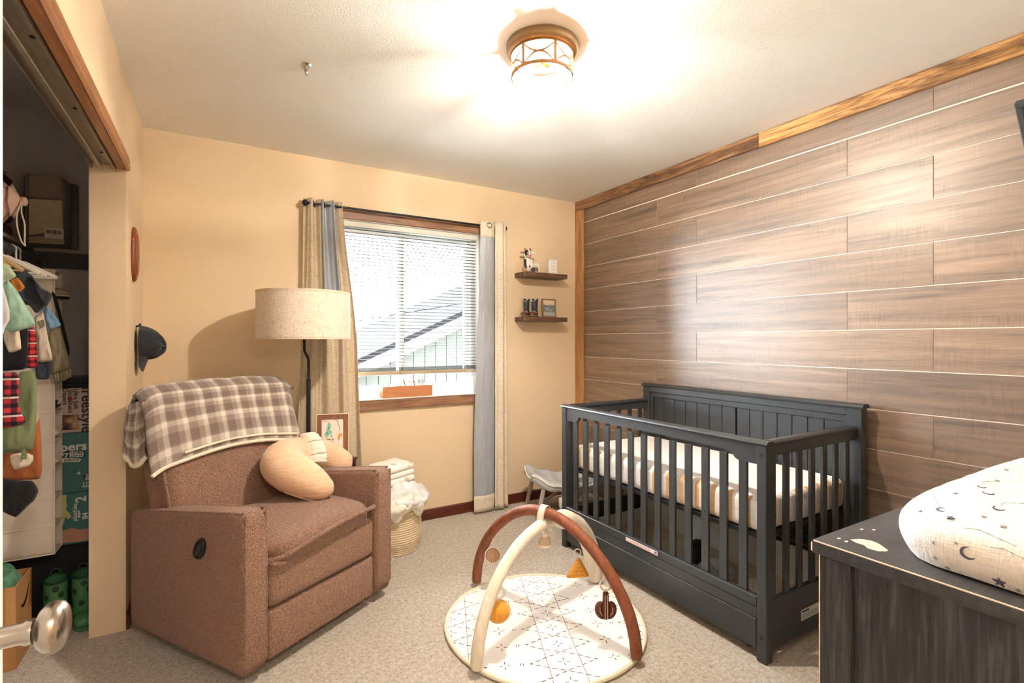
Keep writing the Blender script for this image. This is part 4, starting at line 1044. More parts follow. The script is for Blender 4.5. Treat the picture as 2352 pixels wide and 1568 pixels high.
# ================================================================ rope basket with blankets
BC = Vector((.957, 3.055, 0)); br_, bh_ = .166, .315
ROPE = plain('cream_cotton_rope', rgb(224, 204, 172), .9, var=.1, vscale=60, bump=.6, bscale=170, bdist=.006)
bs = thing('rope_basket', 'cream coiled rope laundry basket full of baby blankets', 'basket', BC)
m = MB(); nr = 24
prof = [(0, .0005)]
for i in range(nr):
    z0 = bh_ * i / nr; rb_ = br_ * (.93 + .07 * smooth01(i / 6)) * (1 + .02 * math.sin(i * .35))
    for j in range(4):
        a = PI * (j + .5) / 4 - PI / 2; prof.append((rb_ + .006 * math.cos(a), z0 + bh_ / nr * (.5 + .48 * math.sin(a))))
prof += [(br_ - .008, bh_), (br_ - .012, bh_ - .02), (br_ * .9, .015), (0, .012)]
m.lathe(prof, 48); m.build('coiled_wall', ROPE, bs, smooth=50)
def soft_fold(name, label, cat, c, size, rz, mat_, layers=3, grp='baby blankets in the rope basket'):
    t = thing(name, label, cat, c, rz, grp)
    for i in range(layers):
        z0 = size[2] * i / layers; hz_ = size[2] / layers
        q = MB(); q.box(-size[0] / 2, size[0] / 2, -size[1] / 2, size[1] / 2, z0 + .0008, z0 + hz_, min(hz_ * .48, .018), 4)
        for v in q.bm.verts:
            n_ = noise.noise(Vector((v.co.x * 9 + i, v.co.y * 9, i * 3.0))); v.co.x += .02 * n_; v.co.y += .016 * noise.noise(Vector((v.co.x * 8, v.co.y * 10, i + 9.0))); v.co.z += .010 * noise.noise(Vector((v.co.x * 12, v.co.y * 12, i * 5.0 + 1)))
        q.build('folded_layer', mat_, t, smooth=80)
    return t
k = N('animal_print_flannel'); k.set(.9, 0, .2, .2)
vo = k.n('ShaderNodeTexVoronoi'); k.l(k.mp((14, 14, 14)), vo.inputs['Vector']); vo.inputs['Scale'].default_value = 1.0
k.col(k.mix(k.ramp(vo.outputs['Distance'], [(.24, (1, 1, 1, 1)), (.34, (0, 0, 0, 1))]), rgb(246, 242, 234), k.mix(k.n('ShaderNodeTexNoise').outputs[0], rgb(226, 200, 176), rgb(200, 196, 160))))
PRINTF = k.m
soft_fold('folded_blanket', 'white folded blanket with animal print topmost in the rope basket', 'blanket', BC + Vector((-.005, .02, .40)), (.21, .2, .115), .45, PRINTF, 3)
FLU = plain('white_grey_fleece', rgb(232, 232, 232), .95, var=.22, vscale=14, bump=.6, bscale=90, bdist=.01, sheen=.3)
CRK = plain('cream_knit', rgb(240, 236, 224), .9, var=.05, bump=.5, bscale=60, bdist=.008)
def drape(name, label, a0, a1, z_in, drop, r0, mat_, seed):
    t = thing(name, label, 'blanket', BC, 0, 'baby blankets in the rope basket')
    m = MB()
    def f(u, v):
        a = a0 + (a1 - a0) * u
        if v < .5:
            q = v / .5; r = r0 * .15 + (br_ + .012 - r0 * .15) * q; z = z_in - (z_in - bh_ - .02) * q ** 2.2
        else:
            q = (v - .5) / .5; r = br_ + .014 + .022 * math.sin(PI * min(q, .9)); z = bh_ + .02 - drop * q * (.75 + .25 * math.sin(u * 9 + seed))
        n1 = noise.noise(Vector((u * 6 + seed, v * 5, seed)))
        return (r * math.cos(a) + .018 * n1 * math.cos(a), r * math.sin(a) + .018 * n1 * math.sin(a), z + .022 * noise.noise(Vector((u * 5, v * 7 + seed, 3))))
    m.sheet(f, 36, 30, .014); m.build('fabric', mat_, t, smooth=180)
    m = MB(); m.tube([f(i / 36, 1.0) for i in range(37)], .008, 7); m.build('edge_binding', CRK, t)
    return t
drape('fleece_blanket', 'fluffy grey and white blanket spilling over the rim of the rope basket', -2.5, .35, .40, .07, .1, FLU, 1.3)
drape('knit_blanket', 'cream blanket tucked low over the basket rim', -2.2, -.9, .36, .11, .1, CRK, 5.1)
rt = thing('red_baby_sock', 'small red and white cloth item poking out of the basket', 'cloth', BC + Vector((.118, .02, .375)))
m = MB(); m.ball((0, 0, .02), (.022, .018, .024), 14, 10); m.build('red_cloth', plain('red_cotton', rgb(186, 36, 40), .8, var=.1), rt)
m = MB(); m.ball((.006, -.006, .002), (.018, .016, .009), 12, 8); m.build('white_cuff', CRK, rt)

# ================================================================ crib
CB = plain('charcoal_crib_paint', rgb(50, 53, 56), .36, 0, .5, .05)
CBI = plain('black_metal_spring', rgb(24, 24, 26), .6)
cb = thing('crib', 'charcoal painted wooden crib with slatted sides and solid headboard', 'crib', (0, 0, 0))
X0, X1, Y0, Y1 = 1.862, 2.612, 1.188, 2.537
def part(name, b, mat_=None, parent=None, bev=.002, seg=1):
    q = MB(); q.box(*b, bev, seg); return q.build(name, mat_ or CB, parent or cb, smooth=None if seg == 1 else 40)
for y in (Y0, Y1 - .042):
    p = part('post', (X0, X0 + .042, y, y + .042, .0008, .862), bev=.003)
    for z in (.1, .822):
        q = MB(); q.lathe([(0, 0), (.0065, 0), (.005, .0022), (.0022, .001), (0, .001)], 12, mtx=Matrix.Translation((X0 - .0002, y + .021, z)) @ Matrix.Rotation(-PI / 2, 4, 'Y')); q.build('bolt', BLK, p)
# front rail with arched ends, cap
def railpoly(y0, y1, dep=.0):
    P_ = [(y0, .862), (y0, .782), (y0 + .075, .782)]
    P_ += [(y0 + .075 + .04 * math.sin(a), .782 + .036 * (1 - math.cos(a))) for a in [PI / 2 * i / 5 for i in range(1, 6)]]
    P_ += [(y1 - .075 - .04 * math.sin(a), .782 + .036 * (1 - math.cos(a))) for a in [PI / 2 * i / 5 for i in range(5, 0, -1)]]
    P_ += [(y1 - .075, .782), (y1, .782), (y1, .862)]
    return P_
q = MB(); q.prism(railpoly(Y0 + .0425, Y1 - .0425), X0 + .006, X0 + .03, 'X'); q.build('top_rail', CB, cb, smooth=None)
def capprof(c0, w): return [(c0 - w, .8625), (c0 + w, .8625), (c0 + w + .003, .867), (c0 + w, .873), (c0 + w - .008, .879), (c0 - w + .008, .879), (c0 - w, .873), (c0 - w - .003, .867)]
q = MB(); q.prism(capprof(X0 + .02, .022), Y0 - .006, Y1 + .006, 'Y'); q.build('rail_cap', CB, cb, smooth=None)
for k_ in range(13):
    yc = 2.418 - .0932 * k_
    part('slat', (X0 + .012, X0 + .026, yc - .019, yc + .019, .2535, .80 if 0 < k_ < 12 else .786))
part('lower_rail', (X0 + .002, X0 + .034, Y0 + .0425, Y1 - .0425, .2135, .2535), bev=.003)
part('apron', (X0 + .005, X0 + .03, Y0 + .0425, Y1 - .0425, .166, .2125), bev=.002)
# end panels
for ye, oi_ in ((Y0 + .009, 0), (Y1 - .033, 1)):
    part('end_top_rail', (X0 + .0425, X1 - .05, ye, ye + .024, .815, .862))
    q = MB(); q.prism([(a - X0 - .02 + ye + .012, b) for a, b in capprof(X0 + .02, .02)], X0 + .045, X1 - .045, 'X'); q.build('rail_cap', CB, cb, smooth=None)
    for k_ in range(7):
        xc = 1.933 + .0957 * k_
        part('slat', (xc - .017, xc + .017, ye + .005, ye + .019, .2405, .8145))
    er = part('end_lower_rail', (X0 + .0425, X1 - .05, ye, ye + .024, .045, .24))
    if oi_ == 0:
        WL = plain('white_warning_label', rgb(226, 226, 224), .5, var=.01)
        q = MB(); q.box(2.118, 2.26, ye - .0008, ye, .10, .145); lb = q.build('warning_label', WL, er, smooth=None)
        text('WARNING', .011, BLK, lb, frame_m((2.15, ye - .0012, .136), (1, 0, 0), (0, 0, 1)), bold=.0004)
        for i in range(4):
            q = MB(); q.box(2.124, 2.25 - .012 * (i % 2), ye - .0012, ye - .0008, .107 + i * .0055, .1085 + i * .0055); q.build('printed_line', plain('grey_print', rgb(120, 120, 120), .6), lb, smooth=None)
# headboard
part('headboard_post', (X1 - .05, X1, Y0 - .018, Y0 + .05, .0008, .963), bev=.003); part('headboard_post', (X1 - .05, X1, Y1 - .05, Y1 + .004, .0008, .963), bev=.003)
q = MB(); q.prism([(X1 - .056, .963), (X1 + .002, .963), (X1 + .004, .97), (X1 - .002, .978), (X1 - .012, .983), (X1 - .046, .983), (X1 - .054, .978), (X1 - .06, .97)], Y0 - .026, Y1 + .012, 'Y'); q.build('headboard_cap', CB, cb, smooth=None)
hb0, hb1 = Y0 + .0505, Y1 - .0505
part('headboard_rail', (X1 - .046, X1 - .012, hb0, hb1, .925, .9625)); part('headboard_rail', (X1 - .04, X1 - .014, hb0, hb1, .892, .9245))
part('headboard_stile', (X1 - .04, X1 - .014, hb0, hb0 + .026, .30, .8915)); part('headboard_stile', (X1 - .04, X1 - .014, hb1 - .026, hb1, .30, .8915))
mid = 1.83
ns = 7
for half, (a, b) in enumerate(((hb0 + .0265, mid - .004), (mid + .004, hb1 - .0265))):
    for i in range(ns):
        w1 = (b - a) / ns; part('beadboard', (X1 - .032, X1 - .016, a + w1 * i + .0014, a + w1 * (i + 1) - .0014, .30, .8915), bev=.0018)
part('headboard_lower_rail', (X1 - .046, X1 - .012, hb0, hb1, .255, .2995)); 
q = MB(); q.tube([(X1 - .05, hb0, .29), (X1 - .05, hb1, .29)], .005, 8); q.tube([(X1 - .05, hb0, .272), (X1 - .05, hb1, .272)], .004, 8); q.build('moulding', CB, cb)
# badge and rail label
q = MB(); q.tube([(X0 + .0045, 2.397 + .024 * math.cos(a), .191 + .0105 * math.sin(a)) for a in [2 * PI * i / 32 for i in range(32)]], .0016, 6, closed=True); bd_ = q.build('maker_badge', plain('pewter_badge', rgb(110, 114, 116), .3, .7), cb)
q = MB(); q.ball((X0 + .0048, 2.397, .191), (.0012, .021, .0085), 20, 8); q.build('badge_plate', CB, bd_)
q = MB(); q.box(X0 + .0012, X0 + .002, 1.752, 1.972, .2245, .2445); lb = q.build('rail_label', plain('pale_pink_label', rgb(232, 222, 222), .5, var=.03), cb, smooth=None)
for i in range(3):
    q = MB(); q.box(X0 + .0008, X0 + .0012, 1.80, 1.965 - .02 * i, .2285 + i * .005, .2297 + i * .005); q.build('printed_line', plain('red_print', rgb(190, 110, 110), .6), lb, smooth=None)
q = MB(); q.box(X0 + .0006, X0 + .0012, 1.757, 1.772, .228, .241); q.build('printed_line', plain('grey_print', rgb(120, 120, 120), .6), lb, smooth=None)
# mattress support
part('mattress_support', (X0 + .05, X1 - .06, Y0 + .05, Y1 - .05, .468, .489), CBI)
for (a, b) in ((X0 + .05, Y0 + .05), (X0 + .05, Y1 - .06), (X1 - .075, Y0 + .05), (X1 - .075, Y1 - .06)): part('support_bracket', (a, a + .012, b, b + .012, .40, .47), CBI)
# drawer under the crib
DWI = plain('white_melamine', rgb(232, 232, 230), .45, var=.02); DBT = plain('pale_hardboard', rgb(222, 206, 180), .7)
dd = thing('drawer', None, None); dd.parent = cb
q = MB(); q.box(X0 + .004, X0 + .024, Y0 + .046, Y1 - .046, .042, .164, .003, 1); q.build('drawer_front', CB, dd, smooth=None)
q = MB(); q.box(X0 + .03, X1 - .09, Y0 + .06, Y0 + .072, .05, .15); q.build('drawer_side', DWI, dd, smooth=None)
q = MB(); q.box(X0 + .03, X1 - .09, Y1 - .072, Y1 - .06, .05, .15); q.build('drawer_side', DWI, dd, smooth=None)
q = MB(); q.box(X1 - .09, X1 - .078, Y0 + .06, Y1 - .06, .05, .235); q.build('drawer_back', DWI, dd, smooth=None)
q = MB(); q.box(X0 + .03, X1 - .0905, Y0 + .0725, Y1 - .0725, .05, .058); q.build('drawer_bottom', DBT, dd, smooth=None)
q = MB(); q.lathe([(0, .0005), (.018, .0005), (.018, .05), (0, .05)], 12, (X0 + .08, Y0 + .12, 0)); q.build('drawer_wheel', BLK, dd)
for (a, b) in ((X0 + .08, Y1 - .12), (X1 - .14, Y0 + .12), (X1 - .14, Y1 - .12)):
    q = MB(); q.lathe([(0, .0005), (.018, .0005), (.018, .05), (0, .05)], 12, (a, b, 0)); q.build('drawer_wheel', BLK, dd)
def heap(name, label, cat, c, r, mat_, seed):
    t = thing(name, label, cat, c, seed, 'clothes stored in the crib drawer')
    for i in range(3):
        q = MB(); q.ball((.03 * (i - 1) * r[0] / .1, .3 * r[1] * math.sin(seed + i * 2), r[2] * (.5 + .35 * i) * .75), (r[0] * (1 - .15 * i), r[1] * (1 - .15 * i), r[2] * .55), 22, 12)
        for v in q.bm.verts: v.co += Vector((0, 0, .022 * noise.noise(v.co * 14 + Vector((seed, i, 0))))); v.co.z = max(v.co.z, .0006)
        q.build('fold', mat_, t, smooth=180)
heap('grey_garment', 'crumpled grey garment lying in the crib drawer', 'clothing', (2.17, 1.66, .0585), (.10, .12, .07), plain('light_grey_jersey', rgb(176, 178, 180), .85, var=.06), 1.0)
heap('beige_garment', 'crumpled beige garment lying in the crib drawer', 'clothing', (2.20, 1.44, .0585), (.09, .09, .06), plain('beige_jersey', rgb(206, 198, 186), .85, var=.05), 2.2)
heap('white_garment', 'white folded garment at the near end of the crib drawer', 'clothing', (2.0, 1.36, .0585), (.05, .05, .04), plain('white_jersey', rgb(232, 230, 228), .85, var=.04), 3.1)
bx = thing('black_pouch', 'black pouch standing among clothes in the crib drawer', 'pouch', (2.28, 1.86, .0585), .3)
q = MB(); q.box(-.06, .06, -.035, .035, .001, .11, .015, 3); q.build('pouch_body', plain('black_nylon', rgb(20, 20, 22), .6), bx)
q = MB(); q.tube([(-.05, 0, .11), (.05, 0, .11)], .003, 6); q.build('zip', BLK, bx)
# mattress with fitted sheet
k = N('striped_crib_sheet'); k.set(.85, 0, .2, .15)
g = k.n('ShaderNodeNewGeometry'); s3 = k.sep(g.outputs['Position']); nz = k.sep(g.outputs['Normal'])
wig = k.noise(k.mp((1, 1, 1)), 7, 2)
fr = k.math('FRACT', k.math('MULTIPLY', k.math('ADD', s3[1], k.math('MULTIPLY', wig, .012)), 11.6))
st1 = k.ramp(fr, [(.0, (0, 0, 0, 1)), (.02, (1, 1, 1, 1)), (.26, (1, 1, 1, 1)), (.30, (0, 0, 0, 1))])
frx = k.math('FRACT', k.math('MULTIPLY', s3[0], 11.6))
st2 = k.ramp(frx, [(.0, (0, 0, 0, 1)), (.02, (1, 1, 1, 1)), (.26, (1, 1, 1, 1)), (.30, (0, 0, 0, 1))])
sidex = k.math('GREATER_THAN', k.math('ABSOLUTE', nz[0]), .35); sidey = k.math('GREATER_THAN', k.math('ABSOLUTE', nz[1]), .35)
fac = k.math('MAXIMUM', k.math('MULTIPLY', st1, sidex), k.math('MULTIPLY', st2, sidey))
grl = k.math('MULTIPLY', k.ramp(k.math('FRACT', k.math('MULTIPLY', s3[0], 23.0)), [(.0, (0, 0, 0, 1)), (.05, (1, 1, 1, 1)), (.2, (1, 1, 1, 1)), (.25, (0, 0, 0, 1))]), .35)
base = k.mix(grl, rgb(238, 234, 230), rgb(196, 198, 204))
k.col(k.mix(fac, base, rgb(214, 168, 118))); k.bump(k.noise(k.mp((30, 10, 60)), 1, 2), .35, .01)
mt = thing('crib_mattress', 'crib mattress in a white fitted sheet with tan stripes', 'mattress', (0, 0, 0))
q = MB(); q.box(X0 + .048, X1 - .056, Y0 + .048, Y1 - .048, .49, .632, .032, 5); q.build('fitted_sheet', k.m, mt, smooth=60)

# ================================================================ baby bouncer in the corner
GRS = plain('pale_grey_quilt', rgb(196, 198, 202), .85, var=.06, vscale=12, bump=.4, bscale=20, bdist=.01); BFR = plain('warm_grey_frame', rgb(176, 170, 160), .4); WPL = plain('white_plastic', rgb(236, 236, 234), .35, var=.02)
bo = thing('baby_bouncer', 'pale grey baby bouncer seat in the corner behind the crib', 'baby bouncer', (2.275, 2.965, 0), -.35)
bo.scale = (1.08, 1.08, 1.3)
def seat(u, v):
    x = (u - .5) * .60; y = (v - .5) * .36; a = abs(2 * v - 1)
    z = .17 + .11 * max(0, (u - .52) / .48) ** 1.3 + .06 * max(0, (.35 - u) / .35) ** 1.5 + .035 * a ** 2.5 + .006 * math.sin(u * 28)
    y *= (1 - .35 * max(0, (abs(2 * u - 1) - .55) / .45) ** 2)
    return (x, y, z)
m = MB(); m.sheet(lambda u, v: (seat(u, v)[0], seat(u, v)[1], seat(u, v)[2] + .022 - .02 * abs(2 * v - 1) ** 4), 40, 20, .046); m.build('seat_pad', GRS, bo, smooth=180)
rim = [seat(i / 20, 0) for i in range(21)] + [seat(1, j / 8) for j in range(1, 9)] + [seat(1 - i / 20, 1) for i in range(1, 21)] + [seat(0, 1 - j / 8) for j in range(1, 8)]
m = MB(); m.tube([(p[0] * 1.02, p[1] * 1.03, p[2] - .012) for p in rim], .007, 7, closed=True); m.build('seat_piping', WPL, bo)
m = MB(); m.box(-.03, .09, -.03, .03, .2, .222, .008, 3); m.box(-.02, .02, -.11, .11, .2, .216, .006, 2); m.build('harness', GRS, bo, smooth=60)
for sg in (-1, 1):
    m = MB(); m.tube(spline([(-.24, .15 * sg, .19), (-.265, .16 * sg, .1), (-.28, .165 * sg, .025), (-.26, .165 * sg, .012), (-.1, .16 * sg, .012), (.2, .15 * sg, .012), (.27, .14 * sg, .012)], 5), .011, 8, flat=1.3); m.build('side_frame', BFR, bo)
    m = MB(); m.tube(spline([(.02, .15 * sg, .16), (-.1, .15 * sg, .07), (-.22, .16 * sg, .02)], 5), .009, 8); m.build('rocker_strut', BFR, bo)
m = MB(); m.tube([(-.265, -.165, .012), (-.265, .165, .012)], .0075, 8); m.build('front_bar', BFR, bo)
m = MB(); m.tube([(.27, -.14, .012), (.27, .14, .012)], .009, 8); m.build('rear_bar', BFR, bo)
m = MB(); m.box(-.14, -.07, -.185, -.13, .075, .14, .016, 3); m.build('control_box', WPL, bo, smooth=60)
m = MB(); m.box(-.125, -.085, -.1875, -.184, .088, .125, .004, 2); m.build('control_panel', BFR, bo, smooth=60)

# ================================================================ play gym and toys
GC = Vector((1.285, 1.88, 0))
k = N('tribal_print_mat'); k.set(.85, 0, .2)
uv = k.sep(k.tc('UV'))       # local metres
dk = rgb(96, 70, 62)
x_, y_ = uv[0], uv[1]
def fract(v, s_, o=0.0): return k.math('FRACT', k.math('ADD', k.math('MULTIPLY', v, s_), o))
def line(d, w): return k.math('LESS_THAN', k.math('ABSOLUTE', d), w)
def dash(v, s_, duty=.55): return k.math('LESS_THAN', fract(v, s_), duty)
ty = k.math('MULTIPLY', y_, 1 / .118)
xc = k.math('MULTIPLY', k.math('SUBTRACT', fract(x_, 1 / .44, .5), .5), .44); ax = k.math('ABSOLUTE', xc)
tri01 = k.math('SUBTRACT', 1.0, k.math('ABSOLUTE', k.math('SUBTRACT', k.math('MULTIPLY', k.math('FRACT', ty), 2.0), 1.0)))
dia = k.math('MULTIPLY', line(k.math('SUBTRACT', ax, k.math('MULTIPLY', tri01, .134)), .0052), dash(y_, 76, .66))
vl = k.math('MULTIPLY', line(k.math('SUBTRACT', ax, .067), .0017), dash(y_, 100, .62))
yc = k.math('MULTIPLY', k.math('SUBTRACT', k.math('FRACT', ty), .5), .118); ay = k.math('ABSOLUTE', yc)
def plus(xv):
    av = k.math('ABSOLUTE', xv)
    h_ = k.math('MULTIPLY', line(yc, .0017), k.math('MULTIPLY', k.math('LESS_THAN', av, .024), k.math('GREATER_THAN', av, .008)))
    v_ = k.math('MULTIPLY', line(xv, .0017), k.math('MULTIPLY', k.math('LESS_THAN', ay, .024), k.math('GREATER_THAN', ay, .008)))
    return k.math('ADD', h_, v_)
x2 = k.math('MULTIPLY', k.math('SUBTRACT', fract(x_, 1 / .44, .5 - .205 / .44), .5), .44)
x3 = k.math('MULTIPLY', k.math('SUBTRACT', fract(x_, 1 / .44, .5 - .272 / .44), .5), .44)
tick = k.math('MULTIPLY', line(k.math('SUBTRACT', k.math('ABSOLUTE', x3), .005), .0016), k.math('LESS_THAN', ay, .0075))
tot = k.math('MINIMUM', k.math('ADD', k.math('ADD', dia, vl), k.math('ADD', k.math('ADD', plus(xc), plus(x2)), tick)), 1.0)
brn = k.mix(k.noise(k.tc('UV'), 6, 1), rgb(120, 62, 40), rgb(78, 78, 90))
k.col(k.mix(tot, rgb(244, 241, 236), brn))
k.bump(k.noise(k.mp((1, 1, 1)), 9, 3, .55, 1.0), .25, .03)
gy = thing('play_gym', 'baby play gym with round printed mat and two crossed padded arches', 'play gym', GC)
MR = .438
rotm = math.radians(-14)
m = MB()
def wrinkle(x, y): 
    r = math.hypot(x, y) / MR
    return .010 * max(0, noise.noise(Vector((x * 6, y * 6, 1)))) + .006 * noise.noise(Vector((x * 15, y * 15, 5))) * (1 - .3 * r) + .008 * abs(noise.noise(Vector((x * 4 + 5, y * 9, 2))))
rings = [];  nA, nR = 72, 22
for i in range(nR + 1):
    r = MR * i / nR
    rings.append([m.bm.verts.new((max(r, 1e-4) * (1 + .012 * math.sin(3 * 2 * PI * j / nA + 1) * (i / nR)) * math.cos(2 * PI * j / nA), max(r, 1e-4) * math.sin(2 * PI * j / nA), .012 + wrinkle(r * math.cos(2 * PI * j / nA), r * math.sin(2 * PI * j / nA)) * (1 if i < nR else .3))) for j in range(nA)])
rings.append([m.bm.verts.new((v.co.x * 1.002, v.co.y * 1.002, .001)) for v in rings[-1]])
for A, B in zip(rings, rings[1:]):
    for j in range(nA): m.bm.faces.new((A[j], B[j], B[(j + 1) % nA], A[(j + 1) % nA]))
m.bm.faces.new(rings[0])
for f in m.bm.faces:
    for lp in f.loops:
        x, y = lp.vert.co.x, lp.vert.co.y
        lp[m.uv].uv = (x * .919 - y * .394 - .02 + .88, x * .394 + y * .919 + 1.18)
m.build('mat', k.m, gy, smooth=60, recalc=True)
m = MB(); m.tube([((MR + .003) * (1 + .012 * math.sin(3 * 2 * PI * j / nA + 1)) * math.cos(2 * PI * j / nA), (MR + .003) * math.sin(2 * PI * j / nA), .011) for j in range(nA)], .009, 8, closed=True); m.build('mat_binding', plain('cream_mat_binding', rgb(226, 214, 192), .85, var=.05), gy)
def padcloth(name, c, c2):
    k = N(name); k.set(.6, 0, .35)
    f = k.noise(k.mp((40, 40, 12)), 1, 3, .6, 1.0); k.col(k.ramp(f, [(.3, c2), (.7, c)])); k.bump(f, .35, .01); MATS[name] = k.m; return k.m
LEA = padcloth('tan_brown_padded_cloth', rgb(146, 86, 58), rgb(116, 64, 42)); CRM = padcloth('cream_padded_cloth', rgb(240, 230, 214), rgb(224, 210, 190))
HA = .452
def archp(f0, f1, t): # t 0..1 foot to foot
    a = PI * t; c_ = math.cos(a); e = f0 if c_ > 0 else f1
    return Vector((e[0] * abs(c_), e[1] * abs(c_), .030 + (HA - .03) * math.sin(a)))
bF, bB = (.145, -.426), (-.117, .45); cF, cB = (-.425, -.164), (.425, .164)
def arch(nm, f0, f1, mat_, r, z_up=0.0, wide=None):
    m = MB(); P_ = []; R_ = []
    for i in range(61):
        t = i / 60; p = archp(f0, f1, t); p.z += z_up * math.sin(PI * t) ** 4
        P_.append(p); R_.append(r * (1 + .06 * noise.noise(p * 18)) * (.9 if i in (0, 60) else 1) * (1 + (wide * smooth01((t - .52) / .1) if wide else 0)))
    m.tube(P_, R_, 16); return m.build(nm, mat_, gy, smooth=70)
arch('arch', cF, cB, CRM, .025, 0.0, .75); arch('arch', bF, bB, LEA, .0245, .05)
m = MB()
def loopf(u, v):
    a = 2 * PI * v; d_ = Vector((.32, -.947, 0)); e_ = Vector((.947, .32, 0))
    return tuple(d_ * ((u - .5) * .034) + e_ * (.031 * math.cos(a)) + Vector((0, 0, HA + .022 + .056 * math.sin(a))))
m.sheet(loopf, 4, 32, .004); m.build('crossing_loop', CRM, gy, smooth=80, recalc=True)
# hanging toys
def hang(name, label, px, py, p, cat='hanging toy'):
    """toy hung under point p of an arch (gym-local); returns the Empty at the ring top"""
    w = GC + p
    return thing(name, label, cat, w, 0, 'toys hanging from the play gym')
RINGM = plain('clear_white_ring', rgb(232, 230, 226), .25, var=.02)
def ringpart(t, z, r, th=.004, yaw=-YAW):
    m = MB(); m.tube([(r * math.cos(a) * math.cos(yaw), r * math.cos(a) * math.sin(yaw), z + r * math.sin(a)) for a in [2 * PI * i / 28 for i in range(28)]], th, 8, closed=True); return m.build('ring', RINGM, t)
def strap(t, z0, z1):
    m = MB(); m.tube([(0, 0, z0), (0, 0, z1)], .003, 6); return m.build('strap', CRM, t)
FACE = Matrix.Rotation(-YAW, 4, 'Z')
# lion disc
p = archp(bB, bF, .235); t = hang('lion_toy', 'round flat lion face toy hanging from the far leg of the brown arch', 0, 0, p + Vector((0, 0, -.026)))
strap(t, 0, -.03)
dz = -.085
m = MB(); m.lathe([(0, -.006), (.034, -.006), (.037, 0), (.034, .006), (0, .006)], 28, mtx=Matrix.Translation((0, 0, dz)) @ FACE @ Matrix.Rotation(PI / 2, 4, 'X')); dc = m.build('mane', plain('lion_brown_felt', rgb(158, 118, 88), .85), t)
m = MB(); m.tube([(.0385 * math.cos(a) * CS, -.0385 * math.cos(a) * SN, dz + .0385 * math.sin(a)) for a in [2 * PI * i / 28 for i in range(28)]], .0028, 6, closed=True); m.build('mane_edge', CRM, dc)
m = MB(); m.lathe([(0, .0061), (.016, .0061), (.015, .0075), (0, .008)], 20, mtx=Matrix.Translation((0, 0, dz)) @ FACE @ Matrix.Rotation(PI / 2, 4, 'X')); m.build('face', plain('lion_face_felt', rgb(186, 142, 108), .85), dc)
for i in range(16):
    a = 2 * PI * i / 16; m = MB(); m.tube([FACE @ Vector((.018 * math.cos(a), -.0066, dz + .018 * math.sin(a))), FACE @ Vector((.032 * math.cos(a), -.0066, dz + .032 * math.sin(a)))], .0009, 5); m.build('mane_stitch', CRM, dc)
# pale rattle
p = archp(bB, bF, .5); t = hang('rattle_toy', 'white and beige bunny rattle hanging below the arch crossing', 0, 0, p + Vector((0, 0, .015)))
strap(t, 0, -.045)
m = MB(); m.ball((0, 0, -.098), (.03, .026, .026), 18, 10); m.build('rattle_body', plain('beige_knit_toy', rgb(206, 182, 150), .8, var=.1, vscale=50), t)
m = MB(); m.ball((0, 0, -.116), (.034, .028, .012), 18, 8); m.build('rattle_base', CRM, t)
m = MB(); m.ball((0, -.004, -.068), (.018, .016, .014), 14, 8); m.build('rattle_head', CRM, t)
for sg in (-1, 1):
    m = MB(); m.tube(spline([(.006 * sg, -.004, -.062), (.014 * sg, -.004, -.045), (.026 * sg, -.004, -.044), (.03 * sg, -.004, -.052)], 4), .007, 8); m.build('ear', RINGM, t)
# cheese
p = archp(bF, bB, .372); t = hang('cheese_toy', 'mustard yellow triangle cheese toy hanging from the brown arch', 0, 0, p + Vector((0, 0, -.02)))
MUST = plain('mustard_velour', rgb(206, 142, 52), .8, var=.08); m = MB()
ringpart(t, -.03, .014, .003)
tri = [(-.054, -.142), (.054, -.136), (.005, -.044)]
m.lobe(tri, 0, .03, None, 5, .0, 'Y', 6)
for v in m.bm.verts: v.co = FACE @ v.co
ch = m.build('triangle', MUST, t, smooth=80)
CHL = plain('pale_mustard_print', rgb(236, 196, 118), .8)
for (x, z) in ((-.018, -.118), (.004, -.118), (.024, -.117), (-.01, -.101), (.012, -.1), (.002, -.084), (-.002, -.07)):
    m = MB(); m.tube([FACE @ Vector((x + .006 * math.cos(a), -.0145, z + .006 * math.sin(a))) for a in [PI * i / 6 for i in range(7)]], .0011, 5); m.build('arc_print', CHL, ch)
# orange ball
p = archp(cF, cB, .243); t = hang('orange_ball_toy', 'fuzzy orange ball toy hanging from the cream arch', 0, 0, p + Vector((.004, 0, -.022)))
ringpart(t, -.032, .023, .0042); strap(t, -.054, -.066)
m = MB(); m.ball((0, 0, -.108), (.049, .045, .043), 24, 14)
for v in m.bm.verts: v.co += v.co.normalized() * .002 * noise.noise(v.co * 25)
m.build('ball', plain('orange_fur', rgb(224, 156, 44), .9, var=.12, vscale=30, bump=.6, bscale=120, bdist=.006, sheen=.4), t, smooth=180)
